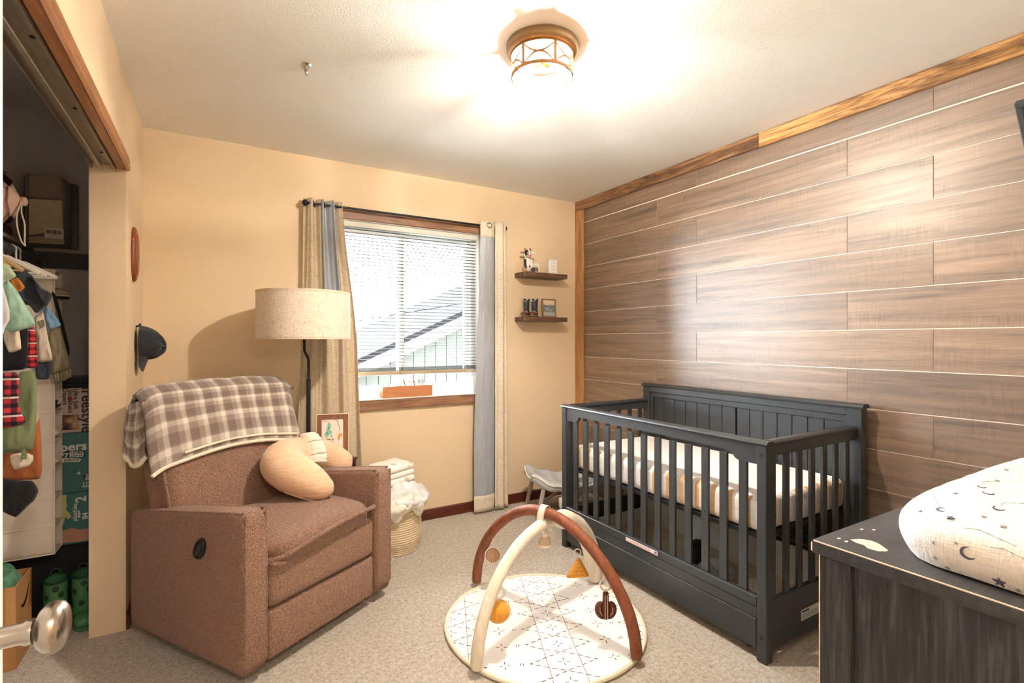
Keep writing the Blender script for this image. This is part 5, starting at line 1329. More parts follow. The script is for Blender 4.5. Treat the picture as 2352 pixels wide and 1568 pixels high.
# cactus
p = archp(bF, bB, .255); t = hang('cactus_toy', 'brown striped cactus toy hanging by a clear ring', 0, 0, p + Vector((0, 0, -.024)))
ringpart(t, -.036, .024, .0042); strap(t, -.058, -.068)
CBN = plain('dark_brown_velour', rgb(96, 52, 38), .85, var=.06); m = MB(); m.tube([FACE @ Vector((0, 0, z)) for z in (-.064, -.07, -.1, -.13, -.16, -.172, -.178)], [.006, .012, .013, .017, .017, .014, .005], 14); cc_ = m.build('trunk', CBN, t)
for sg in (-1, 1):
    m = MB(); m.tube([FACE @ Vector((x * sg, 0, z)) for x, z in ((.006, -.168), (.014, -.165), (.022, -.158), (.028, -.148), (.030, -.138), (.029, -.127), (.025, -.118), (.018, -.112), (.012, -.111))], [.010, .013, .0148, .0155, .0155, .015, .013, .009, .003], 16); m.build('cactus_arm', CBN, t)
for x in (-.005, .005):
    m = MB(); m.tube([FACE @ Vector((x, -.0135 - (.004 if z < -.12 else 0), z)) for z in (-.075, -.1, -.13, -.168)], .0012, 5); m.build('stripe', CRM, cc_)
for sg in (-1, 1):
    m = MB(); m.tube([FACE @ Vector((x * sg, -.0145, z)) for x, z in ((.018, -.155), (.026, -.14), (.026, -.122))], .0011, 5); m.build('stripe', CRM, cc_)

# ================================================================ dresser and changing pad
k = N('worn_black_wood'); k.set(.5, 0, .4)
v = k.mp((14, 14, 1.3)); n1 = k.noise(v, 4, 5, .65, .6); n2 = k.noise(k.mp((60, 60, 3)), 2, 3, .6)
f = k.math('ADD', k.math('MULTIPLY', n1, .6), k.math('MULTIPLY', n2, .4))
k.col(k.ramp(f, [(.38, rgb(36, 37, 40)), (.5, rgb(50, 51, 54)), (.62, rgb(78, 78, 82))])); k.bump(f, .25, .004)
DBK = k.m
k = N('worn_black_top'); k.set(.38, 0, .5)
g1 = k.noise(k.mp((2.5, 20, 20)), 4, 4, .6); g = k.n('ShaderNodeNewGeometry')
k.col(k.ramp(g1, [(.3, rgb(40, 41, 44)), (.7, rgb(62, 63, 67))])); k.bump(g1, .15, .003)
DTP = k.m
WEAR = plain('bare_wood_wear', rgb(222, 200, 178), .7, var=.08, vscale=20)
DX0, DX1, DY0, DY1, DZ = 1.106, 2.60, .03, .605, .85
ds = thing('dresser', 'black worn wooden dresser standing in front of the plank wall', 'dresser', (0, 0, 0))
m = MB(); m.box(DX0, DX1, DY0, DY1, DZ - .03, DZ, .006, 2); tp = m.build('dresser_top', DTP, ds, smooth=40)
m = MB(); m.tube([(DX0 + .0022, DY1 - .006, DZ - .002), (DX0 + .0022, DY0 + .01, DZ - .002)], .0017, 6); m.build('worn_edge', WEAR, tp)
m = MB(); m.tube([(DX0 + .0024, DY1 - .0024, DZ - .006), (DX0 + .0024, DY1 - .0024, DZ - .024)], .0022, 6); m.build('worn_edge', WEAR, tp)
spots = [at(x, y, Z=DZ) for x, y in ((1954, 1239), (1975, 1238), (1998, 1241), (2013, 1246), (2022, 1251), (2040, 1264), (2036, 1266), (2018, 1266), (2003, 1262), (1993, 1259), (1985, 1252), (1966, 1246))]
m = MB(); m.prism([(p.x, p.y) for p in spots], DZ - .001, DZ + .0006, 'Z'); m.build('bare_patch', WEAR, tp, smooth=None)
for x, y in ((1927, 1236), (1944, 1243), (1979, 1215), (2007, 1216)):
    p = at(x, y, Z=DZ); m = MB(); m.ball((p.x, p.y, DZ), (.006, .003, .0006), 8, 4); m.build('bare_patch', WEAR, tp)
for (a, b) in ((DX0 + .012, DY1 - .072), (DX0 + .012, DY0 + .01), (DX1 - .07, DY1 - .072), (DX1 - .07, DY0 + .01)):
    q = part('post', (a, a + .058, b, b + .06, .001, DZ - .0305), DBK, ds, .003)
m = MB(); m.tube([(DX0 + .0125, DY1 - .0125, .01), (DX0 + .0125, DY1 - .0125, DZ - .032)], .0013, 6); m.build('worn_edge', WEAR, ds)
m = MB(); m.box(DX0 + .03, DX0 + .042, DY0 + .071, DY1 - .073, .06, DZ - .0305); m.build('end_panel', DBK, ds, smooth=None)
m = MB(); m.box(DX1 - .042, DX1 - .03, DY0 + .071, DY1 - .073, .06, DZ - .0305); m.build('end_panel', DBK, ds, smooth=None)
m = MB(); m.box(DX0 + .071, DX1 - .071, DY0 + .012, DY0 + .02, .06, DZ - .0305); m.build('back_panel', DBK, ds, smooth=None)
for r in range(3):
    for c_ in range(2):
        xa_ = DX0 + .075 + c_ * .676; za = .07 + r * .245
        q = MB(); q.box(xa_, xa_ + .668, DY1 - .035, DY1 - .012, za, za + .238, .004, 1); dw = q.build('drawer', DBK, ds, smooth=None)
        for kx in (.18, .49):
            q = MB(); q.lathe([(0, 0), (.008, 0), (.007, .014), (.015, .022), (.014, .028), (0, .03)], 16, mtx=Matrix.Translation((xa_ + kx, DY1 - .012, za + .12)) @ Matrix.Rotation(-PI / 2, 4, 'X')); q.build('drawer_knob', BLK, dw)
k = N('moon_star_muslin'); k.set(.9, 0, .15, .2)
cr1 = k.noise(k.mp((30, 190, 30), rot=(0, 0, .25)), 1, 3, .6, .6); cr2 = k.noise(k.mp((190, 22, 190), rot=(0, 0, .25)), 1, 3, .6, .6)
f = k.math('ADD', k.math('MULTIPLY', cr1, .6), k.math('MULTIPLY', cr2, .4))
k.col(k.ramp(f, [(.3, rgb(232, 220, 212)), (.65, rgb(250, 246, 242))])); k.bump(f, .5, .008)
PADM = k.m
cpd = thing('changing_pad', 'white muslin covered changing pad with moons and stars on dresser', 'changing pad', (0, 0, 0))
pb = at(2047, 1268, Z=DZ)
PX0, PX1, PY0, PY1 = pb.x - .012, pb.x + .80, .085, pb.y + .012
def padf(x, y):
    """pad top height at world x,y"""
    t = abs((y - (PY0 + PY1) / 2) / ((PY1 - PY0) / 2)); s_ = min((x - PX0), (PX1 - x))
    return DZ + .088 + .034 * smooth01(t) - .0 * s_
m = MB(); nu, nv = 48, 64
def padsurf(u, v):
    # v around the outline, u from bottom edge (0) over the side to the top centre (1)
    a = 2 * PI * v; cx_, cy_ = (PX0 + PX1) / 2, (PY0 + PY1) / 2; hx, hy = (PX1 - PX0) / 2, (PY1 - PY0) / 2
    e = .42
    bx_ = math.copysign(abs(math.cos(a)) ** e, math.cos(a)); by_ = math.copysign(abs(math.sin(a)) ** e, math.sin(a))
    if u < .35:
        q = u / .35; off = .016 * math.sin(PI * q) + .0; x = cx_ + bx_ * (hx + off); y = cy_ + by_ * (hy + off); z = DZ + .003 + .098 * q
        sc = 1.0 if q < .7 else 1 - .06 * ((q - .7) / .3) ** 2
        x = cx_ + bx_ * (hx + off) * sc; y = cy_ + by_ * (hy + off) * sc
    else:
        q = (u - .35) / .65; sc = .94 * (1 - q)
        x = cx_ + bx_ * hx * sc; y = cy_ + by_ * hy * sc
        z = max(DZ + .101 + .026 * smooth01(q * 3.0) * 1.0, 0)
        t = abs(by_) * (1 - q); z = DZ + .101 + .03 * smooth01(q * 4) * (.55 + .45 * min(1, t * 1.3))
    n_ = .0025 * noise.noise(Vector((x * 40, y * 30, z * 40)))
    return (x, y, z + n_)
m.sheet(lambda u, v: padsurf(1 - u, v), 40, 96)
m.bm.faces.new([vv for vv in []]) if False else None
cov = m.build('muslin_cover', PADM, cpd, smooth=180)
NAV = plain('navy_print_ink', rgb(86, 84, 104), .8); GRI = plain('grey_print_ink', rgb(160, 158, 162), .8)
def on_pad(px, py):
    """first hit of the view ray with the pad surface, found by marching"""
    r = ray(px, py).normalized(); o = Vector((0, 0, CAM_H))
    from mathutils.bvhtree import BVHTree
    global _bvh
    h = _bvh.ray_cast(o, r)
    return h[0], h[1]
from mathutils.bvhtree import BVHTree
_bvh = BVHTree.FromPolygons([v.co for v in cov.data.vertices], [tuple(p.vertices) for p in cov.data.polygons])
def stamp(px, py, shape, size, mat_, nm, rot=0.0):
    h, n_ = on_pad(px, py)
    if h is None: return
    if n_.dot(ray(px, py)) > 0: n_ = -n_
    up = Vector((0, 0, 1)); u = up.cross(n_)
    u = u.normalized() if u.length > .05 else Vector((1, 0, 0)); w = n_.cross(u)
    mt_ = Matrix((u, w, n_)).transposed().to_4x4(); mt_.translation = h + n_ * .0028
    mt_ = mt_ @ Matrix.Rotation(rot, 4, 'Z')
    q = MB(); q.prism([(a * size, b * size) for a, b in shape], -.0022, .0, 'Z', mtx=mt_); q.build(nm, mat_, cov, smooth=None)
star = [((1 if i % 2 == 0 else .42) * math.sin(i * PI / 5), (1 if i % 2 == 0 else .42) * math.cos(i * PI / 5)) for i in range(10)]
moon = [(math.cos(a), math.sin(a)) for a in [math.radians(60 + 240 * i / 14) for i in range(15)]] + [(.3 + .92 * math.cos(a), .92 * math.sin(a)) for a in [math.radians(280 - 200 * i / 12) for i in range(13)]]
def stamp_line(px, py, pts, size, mat_, nm, rot, rad):
    """raised print line that follows the cover"""
    h, n_ = on_pad(px, py)
    if h is None: return
    if n_.dot(ray(px, py)) > 0: n_ = -n_
    u = Vector((0, 0, 1)).cross(n_); u = u.normalized() if u.length > .05 else Vector((1, 0, 0)); w = n_.cross(u)
    out = []
    for a_, b_ in pts:
        x_, y_ = a_ * math.cos(rot) - b_ * math.sin(rot), a_ * math.sin(rot) + b_ * math.cos(rot)
        g_ = _bvh.find_nearest(h + u * (x_ * size) + w * (y_ * size)); out.append(g_[0] + n_ * .0002)
    q = MB(); q.tube(out, [r_ * size for r_ in rad], 6, flat=1.0, up=tuple(n_))
    for v in q.bm.verts:
        g_ = _bvh.find_nearest(v.co); v.co = g_[0] + n_ * min(max((v.co - g_[0]).dot(n_), -.0004), .0009)
    q.build(nm, mat_, cov, smooth=None)
for px, py, s_, r_ in ((2225, 1270, .013, .5), (2045, 1163, .010, .3), (2060, 1200, .009, .2), (2165, 1170, .010, .8), (2270, 1132, .010, .9), (2295, 1167, .010, .9), (2128, 1113, .009, .8), (2255, 1117, .008, .9)): stamp_line(px, py, [(math.cos(math.radians(d_)), math.sin(math.radians(d_))) for d_ in range(60, 301, 20)], s_ * .8, NAV, 'printed_moon', r_, [.03 + .26 * math.sin(PI * q / 12) for q in range(13)])
for px, py, s_ in ((2296, 1335, .012), (2184, 1191, .008), (2085, 1147, .006), (2197, 1247, .005), (2222, 1330, .005), (2260, 1188, .005), (2115, 1175, .005), (2312, 1080, .005), (2195, 1134, .005), (2340, 1354, .005), (2145, 1246, .005), (2178, 1303, .006), (2305, 1210, .006), (2290, 1105, .005), (2150, 1280, .005)): stamp(px, py, star, s_ * .8, NAV if s_ > .006 else GRI, 'printed_star')
con = [(-1, .03), (-.5, .15), (-.1, .03), (.4, -.12), (1, -.27)]
for px, py, s_ in ((2150, 1148, .035), (2110, 1115, .03), (2275, 1228, .035), (2330, 1155, .03), (2270, 1105, .028), (2330, 1272, .03)): stamp_line(px, py, [Vector(con[q // 4]).lerp(Vector(con[min(q // 4 + 1, 4)]), (q % 4) / 4) for q in range(17)], s_, GRI, 'printed_constellation', 0.0, [.016 if q % 4 else .034 for q in range(17)])
m = MB(); h, n_ = on_pad(2075, 1262)
if h is not None:
    m.lobe([(-.03, -.012), (.02, -.016), (.034, 0), (.018, .016), (-.02, .014)], 0, .016, None, 4, .002, 'Y', 4)
    mt_ = Matrix.Translation(h) @ Matrix.Rotation(-1.2, 4, 'Z')
    for v in m.bm.verts: v.co = mt_ @ v.co
    m.build('cover_tuck', PADM, cpd, smooth=180)

# ================================================================ closet: shelf, rod
CDK = plain('charcoal_closet_board', rgb(92, 92, 100), .6, var=.05); CRD = plain('grey_closet_rod', rgb(92, 92, 96), .4, .3)
YE = YB - .0105
cs_ = thing('closet_shelf', 'charcoal closet shelf board above the hanging rod', 'shelf', (0, 0, 0))
m = MB(); m.box(XCB + .001, -.775, YC0, YE - .001, 1.7225, 1.7405, .001, 1); m.build('board', CDK, cs_, smooth=None)
m = MB(); m.box(XCB + .002, XL - .137, YE - .019, YE - .001, 1.642, 1.722, .001, 1); m.build('end_cleat', CDK, cs_, smooth=None)
m = MB(); m.box(-.7775, -.7748, YC0, YE - .0012, 1.7235, 1.7395); m.build('lit_edge_strip', plain('lit_shelf_edge', rgb(150, 140, 126), .6), cs_, smooth=None)  # light on the front edge put into a paler colour than the board
rdz, rdx = 1.668, -.752
cr_ = thing('closet_rod', 'grey round closet rod under the charcoal shelf', 'closet rod', (0, 0, 0))
m = MB(); m.tube([(rdx, YC0, rdz), (rdx, YE - .020, rdz)], .0165, 16); m.build('rod', CRD, cr_)
m = MB(); m.lathe([(0, 0), (.034, 0), (.034, .008), (.028, .012), (.022, .012), (.022, .004), (0, .004)], 24, mtx=Matrix.Translation((rdx, YE - .0195, rdz)) @ Matrix.Rotation(PI / 2, 4, 'X')); m.build('rod_socket', CRD, cr_)

# items on the shelf
VIN = N('cloudy_vinyl'); VIN.set(.2, 0, .5)
VIN.col(rgb(120, 114, 108)); VIN.b.inputs['Alpha'].default_value = .35
zb_ = thing('bedding_bag', 'zipped clear bag of folded beige bedding on the closet shelf', 'bag', (0, 0, 0))
a, b = at(52, 560, Y=3.22), at(152, 400, Y=3.22)
gx0, gx1, gz0, gz1 = a.x, b.x, 1.7412, at(152, 408, Y=3.22).z
m = MB(); m.box(gx0, gx1, 3.22, 3.355, gz0, gz1, .02, 3); m.build('vinyl_shell', plain('grey_vinyl_bag', rgb(116, 106, 98), .35, var=.1, vscale=12), zb_, smooth=50)
PIP = plain('grey_bag_piping', rgb(128, 122, 116), .4)
m = MB(); m.tube([(x, 3.222, z) for x, z in ((gx0 + .012, gz0 + .012), (gx1 - .012, gz0 + .012), (gx1 - .012, gz1 - .012), (gx0 + .012, gz1 - .012))], .005, 6, closed=True); m.build('bag_piping', PIP, zb_)
def qpx(x, y, Y): p = at(x, y, Y=Y); return (p.x, p.z)
m = MB(); m.prism([qpx(67, 457, 3.216), qpx(142, 461, 3.216), qpx(144, 528, 3.216), qpx(67, 540, 3.216)], 3.212, 3.2215, 'Y'); m.build('blanket_insert', plain('beige_quilt', rgb(206, 190, 164), .85, var=.08, vscale=30), zb_, smooth=None)
m = MB(); m.prism([qpx(67, 402, 3.216), qpx(142, 408, 3.216), qpx(142, 455, 3.216), qpx(67, 452, 3.216)], 3.2135, 3.2215, 'Y'); m.build('blanket_insert', plain('taupe_quilt', rgb(150, 134, 114), .85, var=.08, vscale=30), zb_, smooth=None)
for i in range(3):
    m = MB(); m.prism([qpx(66, 543 + i * 5, 3.216), qpx(147, 547 + i * 5, 3.216), qpx(147, 551 + i * 5, 3.216), qpx(66, 547 + i * 5, 3.216)], 3.2135, 3.2215, 'Y'); m.build('folded_edge', plain('pale_quilt_edge', rgb(176, 160, 140), .85), zb_, smooth=None)
m = MB(); m.prism([qpx(102, 523, 3.21), qpx(146, 526, 3.21), qpx(146, 549, 3.21), qpx(102, 545, 3.21)], 3.2095, 3.2115, 'Y'); lb = m.build('barcode_label', plain('white_bag_label', rgb(222, 214, 202), .6, var=.01), zb_, smooth=None)
p0, p1 = at(105, 527, Y=3.209), at(143, 531, Y=3.209)
xx = p0.x; random.seed(3)
while xx < p1.x:
    w1 = random.choice((.0008, .0014, .0022)); m = MB(); m.box(xx, xx + w1, 3.2088, 3.2096, p0.z - .018, p0.z); m.build('barcode_bar', BLK, lb, smooth=None); xx += w1 + random.choice((.001, .0018))
m = MB(); m.box(p0.x + .02, p1.x - .02, 3.2088, 3.2096, p0.z - .026, p0.z - .0245); m.build('printed_line', plain('grey_print', rgb(120, 120, 120), .6), lb, smooth=None)
zb2 = thing('grey_storage_bag', 'dark grey zipped bag standing behind the bedding bag', 'bag', (0, 0, 0))
a, b = at(118, 568, Y=3.33), at(177, 420, Y=3.33)
m = MB(); m.box(-.78, b.x, 3.3565, 3.376, 1.7412, b.z, .009, 2); m.build('bag_body', plain('dark_grey_bag', rgb(112, 108, 110), .5, var=.06), zb2, smooth=50)
m = MB(); m.tube([(b.x - .02, 3.355, b.z - .02), (b.x - .02, 3.3555, b.z - .14)], .002, 6); m.build('zip_pull', PIP, zb2)
# fringed dark throw, pink drawstring bag
fz_ = thing('fringed_throw', 'folded dark plum throw with fringe on the closet shelf', 'blanket', (0, 0, 0))
PLM = plain('plum_wool', rgb(74, 52, 56), .9, var=.12, vscale=30, bump=.4, bscale=80, bdist=.008); a = at(38, 470, Y=3.1)
for i in range(4):
    m = MB(); m.box(-1.04, -.80, 3.0, 3.2, 1.7412 + i * .072, 1.7412 + i * .072 + .07, .025, 3); m.build('folded_layer', PLM, fz_, smooth=60)
for i in range(22):
    z = 1.755 + i * .0125; m = MB(); m.tube([(-.80, 3.0 + .01 * math.sin(i * 2), z), (-.785 + .004 * math.sin(i * 5), 2.992, z - .006), (-.775 + .006 * math.sin(i * 3), 2.99, z - .016)], .0022, 5); m.build('fringe', PLM, fz_)
db = thing('drawstring_bag', 'pale pink satin drawstring pouch leaning on the closet shelf', 'pouch', (0, 0, 0))
PNK = plain('pink_satin', rgb(232, 196, 178), .45, var=.06, vscale=14)
BYY = 2.86; pc_, pn = at(2, 462, Y=BYY), at(50, 462, Y=BYY)
m = MB()
def bagf(u, v):
    a = 2 * PI * u; x = pc_.x - .11 + (pn.x - pc_.x + .11) * v; r = .10 * (math.sin(PI * min(v * 1.06 + .06, 1) ** .9) ** .75 if v < .93 else 0) + .012
    if v > .8: r = .012 + .075 * (1 - (v - .8) / .2) ** 1.4
    r *= 1 + .09 * math.sin(7 * a + v * 4) * v
    return (x, BYY + r * .8 * math.cos(a), pn.z - .02 * (1 - v) + r * math.sin(a))
m.sheet(bagf, 42, 30, 0, True); m.bm.faces.new([v for v in m.bm.verts][0:0]) if False else None
m.build('pouch_body', PNK, db, smooth=180, recalc=True)
m = MB(); e = Vector((pn.x, BYY, pn.z)); m.ball(e + Vector((.006, 0, .0)), (.014, .016, .02), 12, 8); m.build('gathered_neck', PNK, db)
CRD2 = plain('cream_cord', rgb(236, 220, 196), .7)
for dx in (-.004, .008):
    m = MB(); m.tube(spline([e + Vector((.004, -.012, 0)), e + Vector((dx - .004, -.02, -.05)), e + Vector((dx * 2 - .002, -.022, -.1)), e + Vector((.006 + dx, -.022, -.165)), e + Vector((.016, -.022, -.19))], 5), .0027, 6); m.build('cord', CRD2, db)

# ================================================================ hanging clothes
def shirt_px(polys): return polys
HNG = plain('white_plastic_hanger', rgb(228, 222, 212), .4); HNW = plain('tan_hanger', rgb(206, 170, 122), .5)
def hanger(y, label, mat_, half=.16, z=1.605):
    t = thing('clothes_hanger', label, 'hanger', (rdx, y, 0), 0, 'hangers on the closet rod')
    m = MB(); m.tube(arc((0, 0, rdz), .0205, math.radians(-30), math.radians(200), 12, 'XZ')[::-1] + [(0.012, 0, rdz - .028), (0, 0, z + .012)], .0022, 6); m.build('hook', STEEL, t)
    m = MB(); m.tube([(-half, 0, z - .06), (-half * .4, 0, z - .004), (0, 0, z + .01), (half * .4, 0, z - .004), (half, 0, z - .06)], .006, 8, flat=1.4); m.build('shoulder_bar', mat_, t)
    m = MB(); m.tube([(-half, 0, z - .06), (half, 0, z - .06)], .004, 8); m.build('lower_bar', mat_, t)
    return t
def tone(name, c, v=.08):
    """soft cotton with hanging folds"""
    if name in MATS: return MATS[name]
    k = N(name); k.set(.9, 0, .15, .15); cc = rgb(*c)
    f = k.noise(k.mp((34, 34, 8)), 1, 2, .5, .5); g = k.noise(k.mp((1, 1, 1)), 160, 2)
    k.col(k.ramp(f, [(.3, tuple(x * (1 - 2.2 * v) for x in cc[:3]) + (1,)), (.62, tuple(min(1, x * (1 + v)) for x in cc[:3]) + (1,))]))
    k.bump(k.math('ADD', f, k.math('MULTIPLY', g, .05)), .3, .012); MATS[name] = k.m; return k.m
def garment(name, label, cat, parts, Y, cloth_label=None):
    t = thing(name, label, cat, (0, 0, 0), 0, 'baby clothes hanging in the closet')
    for nm, poly, mat_, th, dy in parts:
        q = [qpx(x, y, Y + dy) for x, y in poly]
        m = MB(); m.lobe(q, Y + dy, th * .62, None, 8, .009, 'Y', 5, seed=len(nm) + Y * 10); m.build(nm, mat_, t, smooth=120)
    return t
def plaid(name, c1, c2, c3, s=38):
    k = N(name); k.set(.9, 0, .15, .15); o = k.sep(k.tc('Object'))
    a = k.ramp(k.math('FRACT', k.math('MULTIPLY', o[0], s)), [(0, (0, 0, 0, 1)), (.45, (0, 0, 0, 1)), (.5, (1, 1, 1, 1)), (.95, (1, 1, 1, 1))]); b = k.ramp(k.math('FRACT', k.math('MULTIPLY', o[2], s)), [(0, (0, 0, 0, 1)), (.45, (0, 0, 0, 1)), (.5, (1, 1, 1, 1)), (.95, (1, 1, 1, 1))])
    ln = k.math('LESS_THAN', k.math('FRACT', k.math('MULTIPLY', o[2], s * .5)), .1)
    k.col(k.mix(ln, k.ramp(k.math('MULTIPLY', k.math('ADD', a, b), .5), [(.1, c1), (.5, c2), (.9, c3)]), rgb(220, 208, 196))); return k.m
MINT = tone('mint_cotton', (166, 206, 184)); MSTR = tone('sage_rib_collar', (170, 186, 156)); CHAR = tone('charcoal_cotton', (58, 62, 70)); ORG = tone('orange_cotton', (206, 128, 58)); CRMS = tone('cream_cotton', (222, 208, 190)); BLU = tone('sky_blue_cotton', (126, 162, 196)); OLV = tone('khaki_knit', (140, 130, 106)); BLC = tone('black_cotton', (34, 34, 38)); NVY = tone('navy_cotton', (56, 60, 76)); GRNP = tone('green_cargo_cotton', (122, 134, 98)); RST = tone('rust_cotton', (168, 100, 60)); WGR = tone('white_grey_jersey', (214, 214, 220), .12); RIB = tone('khaki_rib', (132, 122, 98))
RPL = plaid('red_plaid_flannel', rgb(60, 26, 40), rgb(150, 36, 48), rgb(214, 70, 66)); DPL = plaid('dark_red_plaid_flannel', rgb(40, 28, 38), rgb(96, 40, 56), rgb(206, 60, 68), 30)
def body(z0, z1, x1, mat_, th=.05, dy=0.0): return ('body', None, mat_, th, dy)
L_ = -60
garment('white_jersey_top', 'white and grey jersey top nearest the door in the closet', 'shirt', [('body', [(L_, 640), (4, 650), (14, 680), (23, 715), (22, 735), (12, 752), (6, 770), (L_, 780)], WGR, .035, 0)], 2.36)
garment('mint_tshirt', 'mint green baby t-shirt with ribbed sage collar', 'shirt', [('body', [(L_, 640), (8, 650), (19, 643), (40, 668), (67, 715), (83, 745), (56, 756), (27, 764), (10, 756), (L_, 760)], MINT, .04, 0), ('collar', [(L_ + 20, 596), (4, 601), (21, 609), (39, 634), (20, 645), (7, 657), (L_ + 20, 660)], MSTR, .03, .004)], 2.47)
garment('orange_shirt', 'small orange short sleeve showing behind the mint t-shirt', 'shirt', [('sleeve', [(20, 645), (39, 636), (50, 648), (58, 660), (43, 672), (30, 662)], ORG, .03, 0)], 2.55)
garment('cream_shirt', 'cream long sleeve hanging below the mint t-shirt', 'shirt', [('sleeve', [(0, 662), (14, 655), (30, 690), (45, 762), (48, 785), (49, 802), (34, 808), (20, 810), (8, 780)], CRMS, .03, 0)], 2.535)
garment('black_tshirt', 'black shirt body hanging behind the cream sleeve', 'shirt', [('body', [(L_, 740), (7, 755), (40, 750), (65, 752), (64, 800), (62, 848), (7, 852), (L_, 850)], BLC, .035, 0)], 2.62)
garment('charcoal_tshirt', 'charcoal short sleeved shirt, widest of the hanging tops', 'shirt', [('body', [(L_, 590), (4, 592), (25, 601), (45, 609), (69, 626), (94, 662), (112, 672), (107, 704), (83, 721), (67, 700), (45, 700), (L_, 700)], CHAR, .045, 0), ('sleeve', [(69, 628), (94, 660), (121, 675), (116, 690), (107, 704), (95, 690), (80, 660)], CHAR, .03, -.02)], 2.70)
garment('dark_plaid_shirt', 'dark red plaid flannel shirt low on the closet rod', 'shirt', [('body', [(L_, 850), (7, 858), (33, 853), (45, 862), (44, 895), (42, 929), (52, 955), (60, 969), (51, 976), (7, 985), (L_, 990)], DPL, .035, 0)], 2.50)
garment('red_plaid_shirt', 'bright red plaid cuff hanging beside the cream print top', 'shirt', [('sleeve', [(65, 753), (77, 749), (83, 769), (85, 800), (87, 827), (85, 845), (56, 845), (62, 820), (65, 790)], RPL, .03, 0)], 2.775)
garment('cream_print_top', 'cream sleeve with a faded olive print', 'shirt', [('sleeve', [(79, 726), (100, 715), (105, 746), (110, 775), (116, 800), (122, 829), (89, 833), (87, 795), (81, 751)], CRMS, .035, 0), ('print_patch', [(86, 738), (100, 733), (104, 748), (96, 754)], OLV, .006, -.018)], 2.80)
garment('navy_top', 'navy shirt hem showing under the cream print sleeve', 'shirt', [('hem', [(80, 833), (100, 828), (122, 831), (118, 850), (112, 871), (83, 871)], NVY, .03, 0)], 2.815)
garment('blue_tshirt', 'sky blue short sleeve beside the khaki sweater', 'shirt', [('sleeve', [(98, 713), (109, 700), (125, 722), (134, 735), (141, 747), (114, 759), (105, 742)], BLU, .03, 0)], 2.845)
garment('khaki_sweater', 'khaki knitted sweater sleeve with a ribbed cuff', 'sweater', [('sleeve', [(114, 752), (138, 746), (147, 784), (154, 810), (161, 835), (163, 846), (118, 864), (114, 829), (110, 790)], OLV, .045, 0)] + [('cuff_rib', [(115 + i * 7.1, 862 - i * 2.8), (122.5 + i * 7.1, 859.5 - i * 2.8), (127 + i * 6.2, 880 - i * 2.2), (121 + i * 6.2, 882 - i * 2.2)], RIB, .03, -.004) for i in range(7)], 2.868)
garment('black_pants', 'narrow black pants leg hanging behind the khaki sweater', 'pants', [('pants_leg', [(118, 668), (127, 675), (136, 702), (143, 729), (152, 765), (160, 798), (160, 822), (154, 809), (144, 770), (136, 735), (126, 700)], BLC, .018, 0)], 2.904)
garment('green_cargo_pants', 'faded green cargo pants with rolled white lined cuff', 'pants', [('pants_leg', [(45, 853), (77, 851), (84, 880), (86, 902), (85, 940), (83, 974), (76, 1034), (45, 1039), (20, 1040), (7, 1041), (-20, 1000), (-10, 930), (30, 900)], GRNP, .05, 0), ('rolled_cuff', [(22, 1045), (45, 1039), (64, 1040), (77, 1046), (76, 1058), (67, 1070), (50, 1076), (33, 1079), (24, 1062)], CRMS, .045, -.006), ('cuff_tab', [(49, 1032), (58, 1030), (62, 1044), (61, 1054), (50, 1054)], GRNP, .02, -.034)], 2.57)
for i in range(2): pass
garment('rust_shorts', 'rust orange shorts below the green cargo pants', 'shorts', [('shorts_leg', [(-40, 1040), (40, 1035), (76, 1030), (84, 985), (91, 956), (95, 1010), (97, 1077), (92, 1100), (45, 1103), (7, 1101), (-40, 1100)], RST, .035, 0)], 2.64)
garment('black_ruffled_garment', 'black ruffled garment hanging lowest in the closet', 'clothing', [('body', [(-50, 1090), (7, 1098), (40, 1103), (74, 1103), (84, 1116), (89, 1128), (80, 1148), (64, 1162), (47, 1179), (36, 1188), (20, 1182), (7, 1175), (-50, 1160)], BLC, .045, 0)], 2.52)
hanger(2.47, 'white plastic hanger holding the mint t-shirt', HNG, .1); hanger(2.70, 'white plastic hanger holding the charcoal shirt', HNG, .15); hanger(2.62, 'tan hanger holding the black shirt', HNW, .12); hanger(2.80, 'white plastic hanger holding the cream print top', HNG, .15); hanger(2.868, 'white plastic hanger holding the khaki sweater', HNG, .17); hanger(2.36, 'white plastic hanger nearest the door', HNG, .1); hanger(2.55, 'tan hanger holding the orange shirt', HNW, .1); hanger(2.902, 'white plastic hanger holding the black pants', HNG, .14)

# ================================================================ hanging shoe organiser
CAN = plain('white_canvas', rgb(226, 216, 204), .85, var=.04, vscale=8, bump=.25, bscale=12, bdist=.01); CAS = plain('cream_binding', rgb(236, 226, 208), .8)
so_ = thing('hanging_organizer', 'tall white canvas hanging organizer with open cubbies', 'organizer', (0, 0, 0))
OX0, OX1, OY0, OY1, OZ0, pitch, ncub = -.93, -.602, 2.915, 3.03, .344, .124, 10
OZ1 = OZ0 + pitch * ncub
def opan(y, sg):
    def f(u, v):
        x = OX0 + (OX1 - OX0) * u; z = OZ0 + (OZ1 - OZ0) * v
        return (x, y + sg * .006 * abs(math.sin(PI * v * ncub)) * math.sin(PI * u) + .002 * noise.noise(Vector((x * 20, z * 14, sg))), z)
    return f
m = MB(); m.sheet(opan(OY0, -1), 16, 80, .002); m.build('side_panel', CAN, so_, smooth=180)
m = MB(); m.sheet(opan(OY1, 1), 16, 80, .002); m.build('side_panel', CAN, so_, smooth=180)
m = MB(); m.box(OX0 - .003, OX0, OY0, OY1, OZ0, OZ1); m.build('back_panel', CAN, so_, smooth=None)
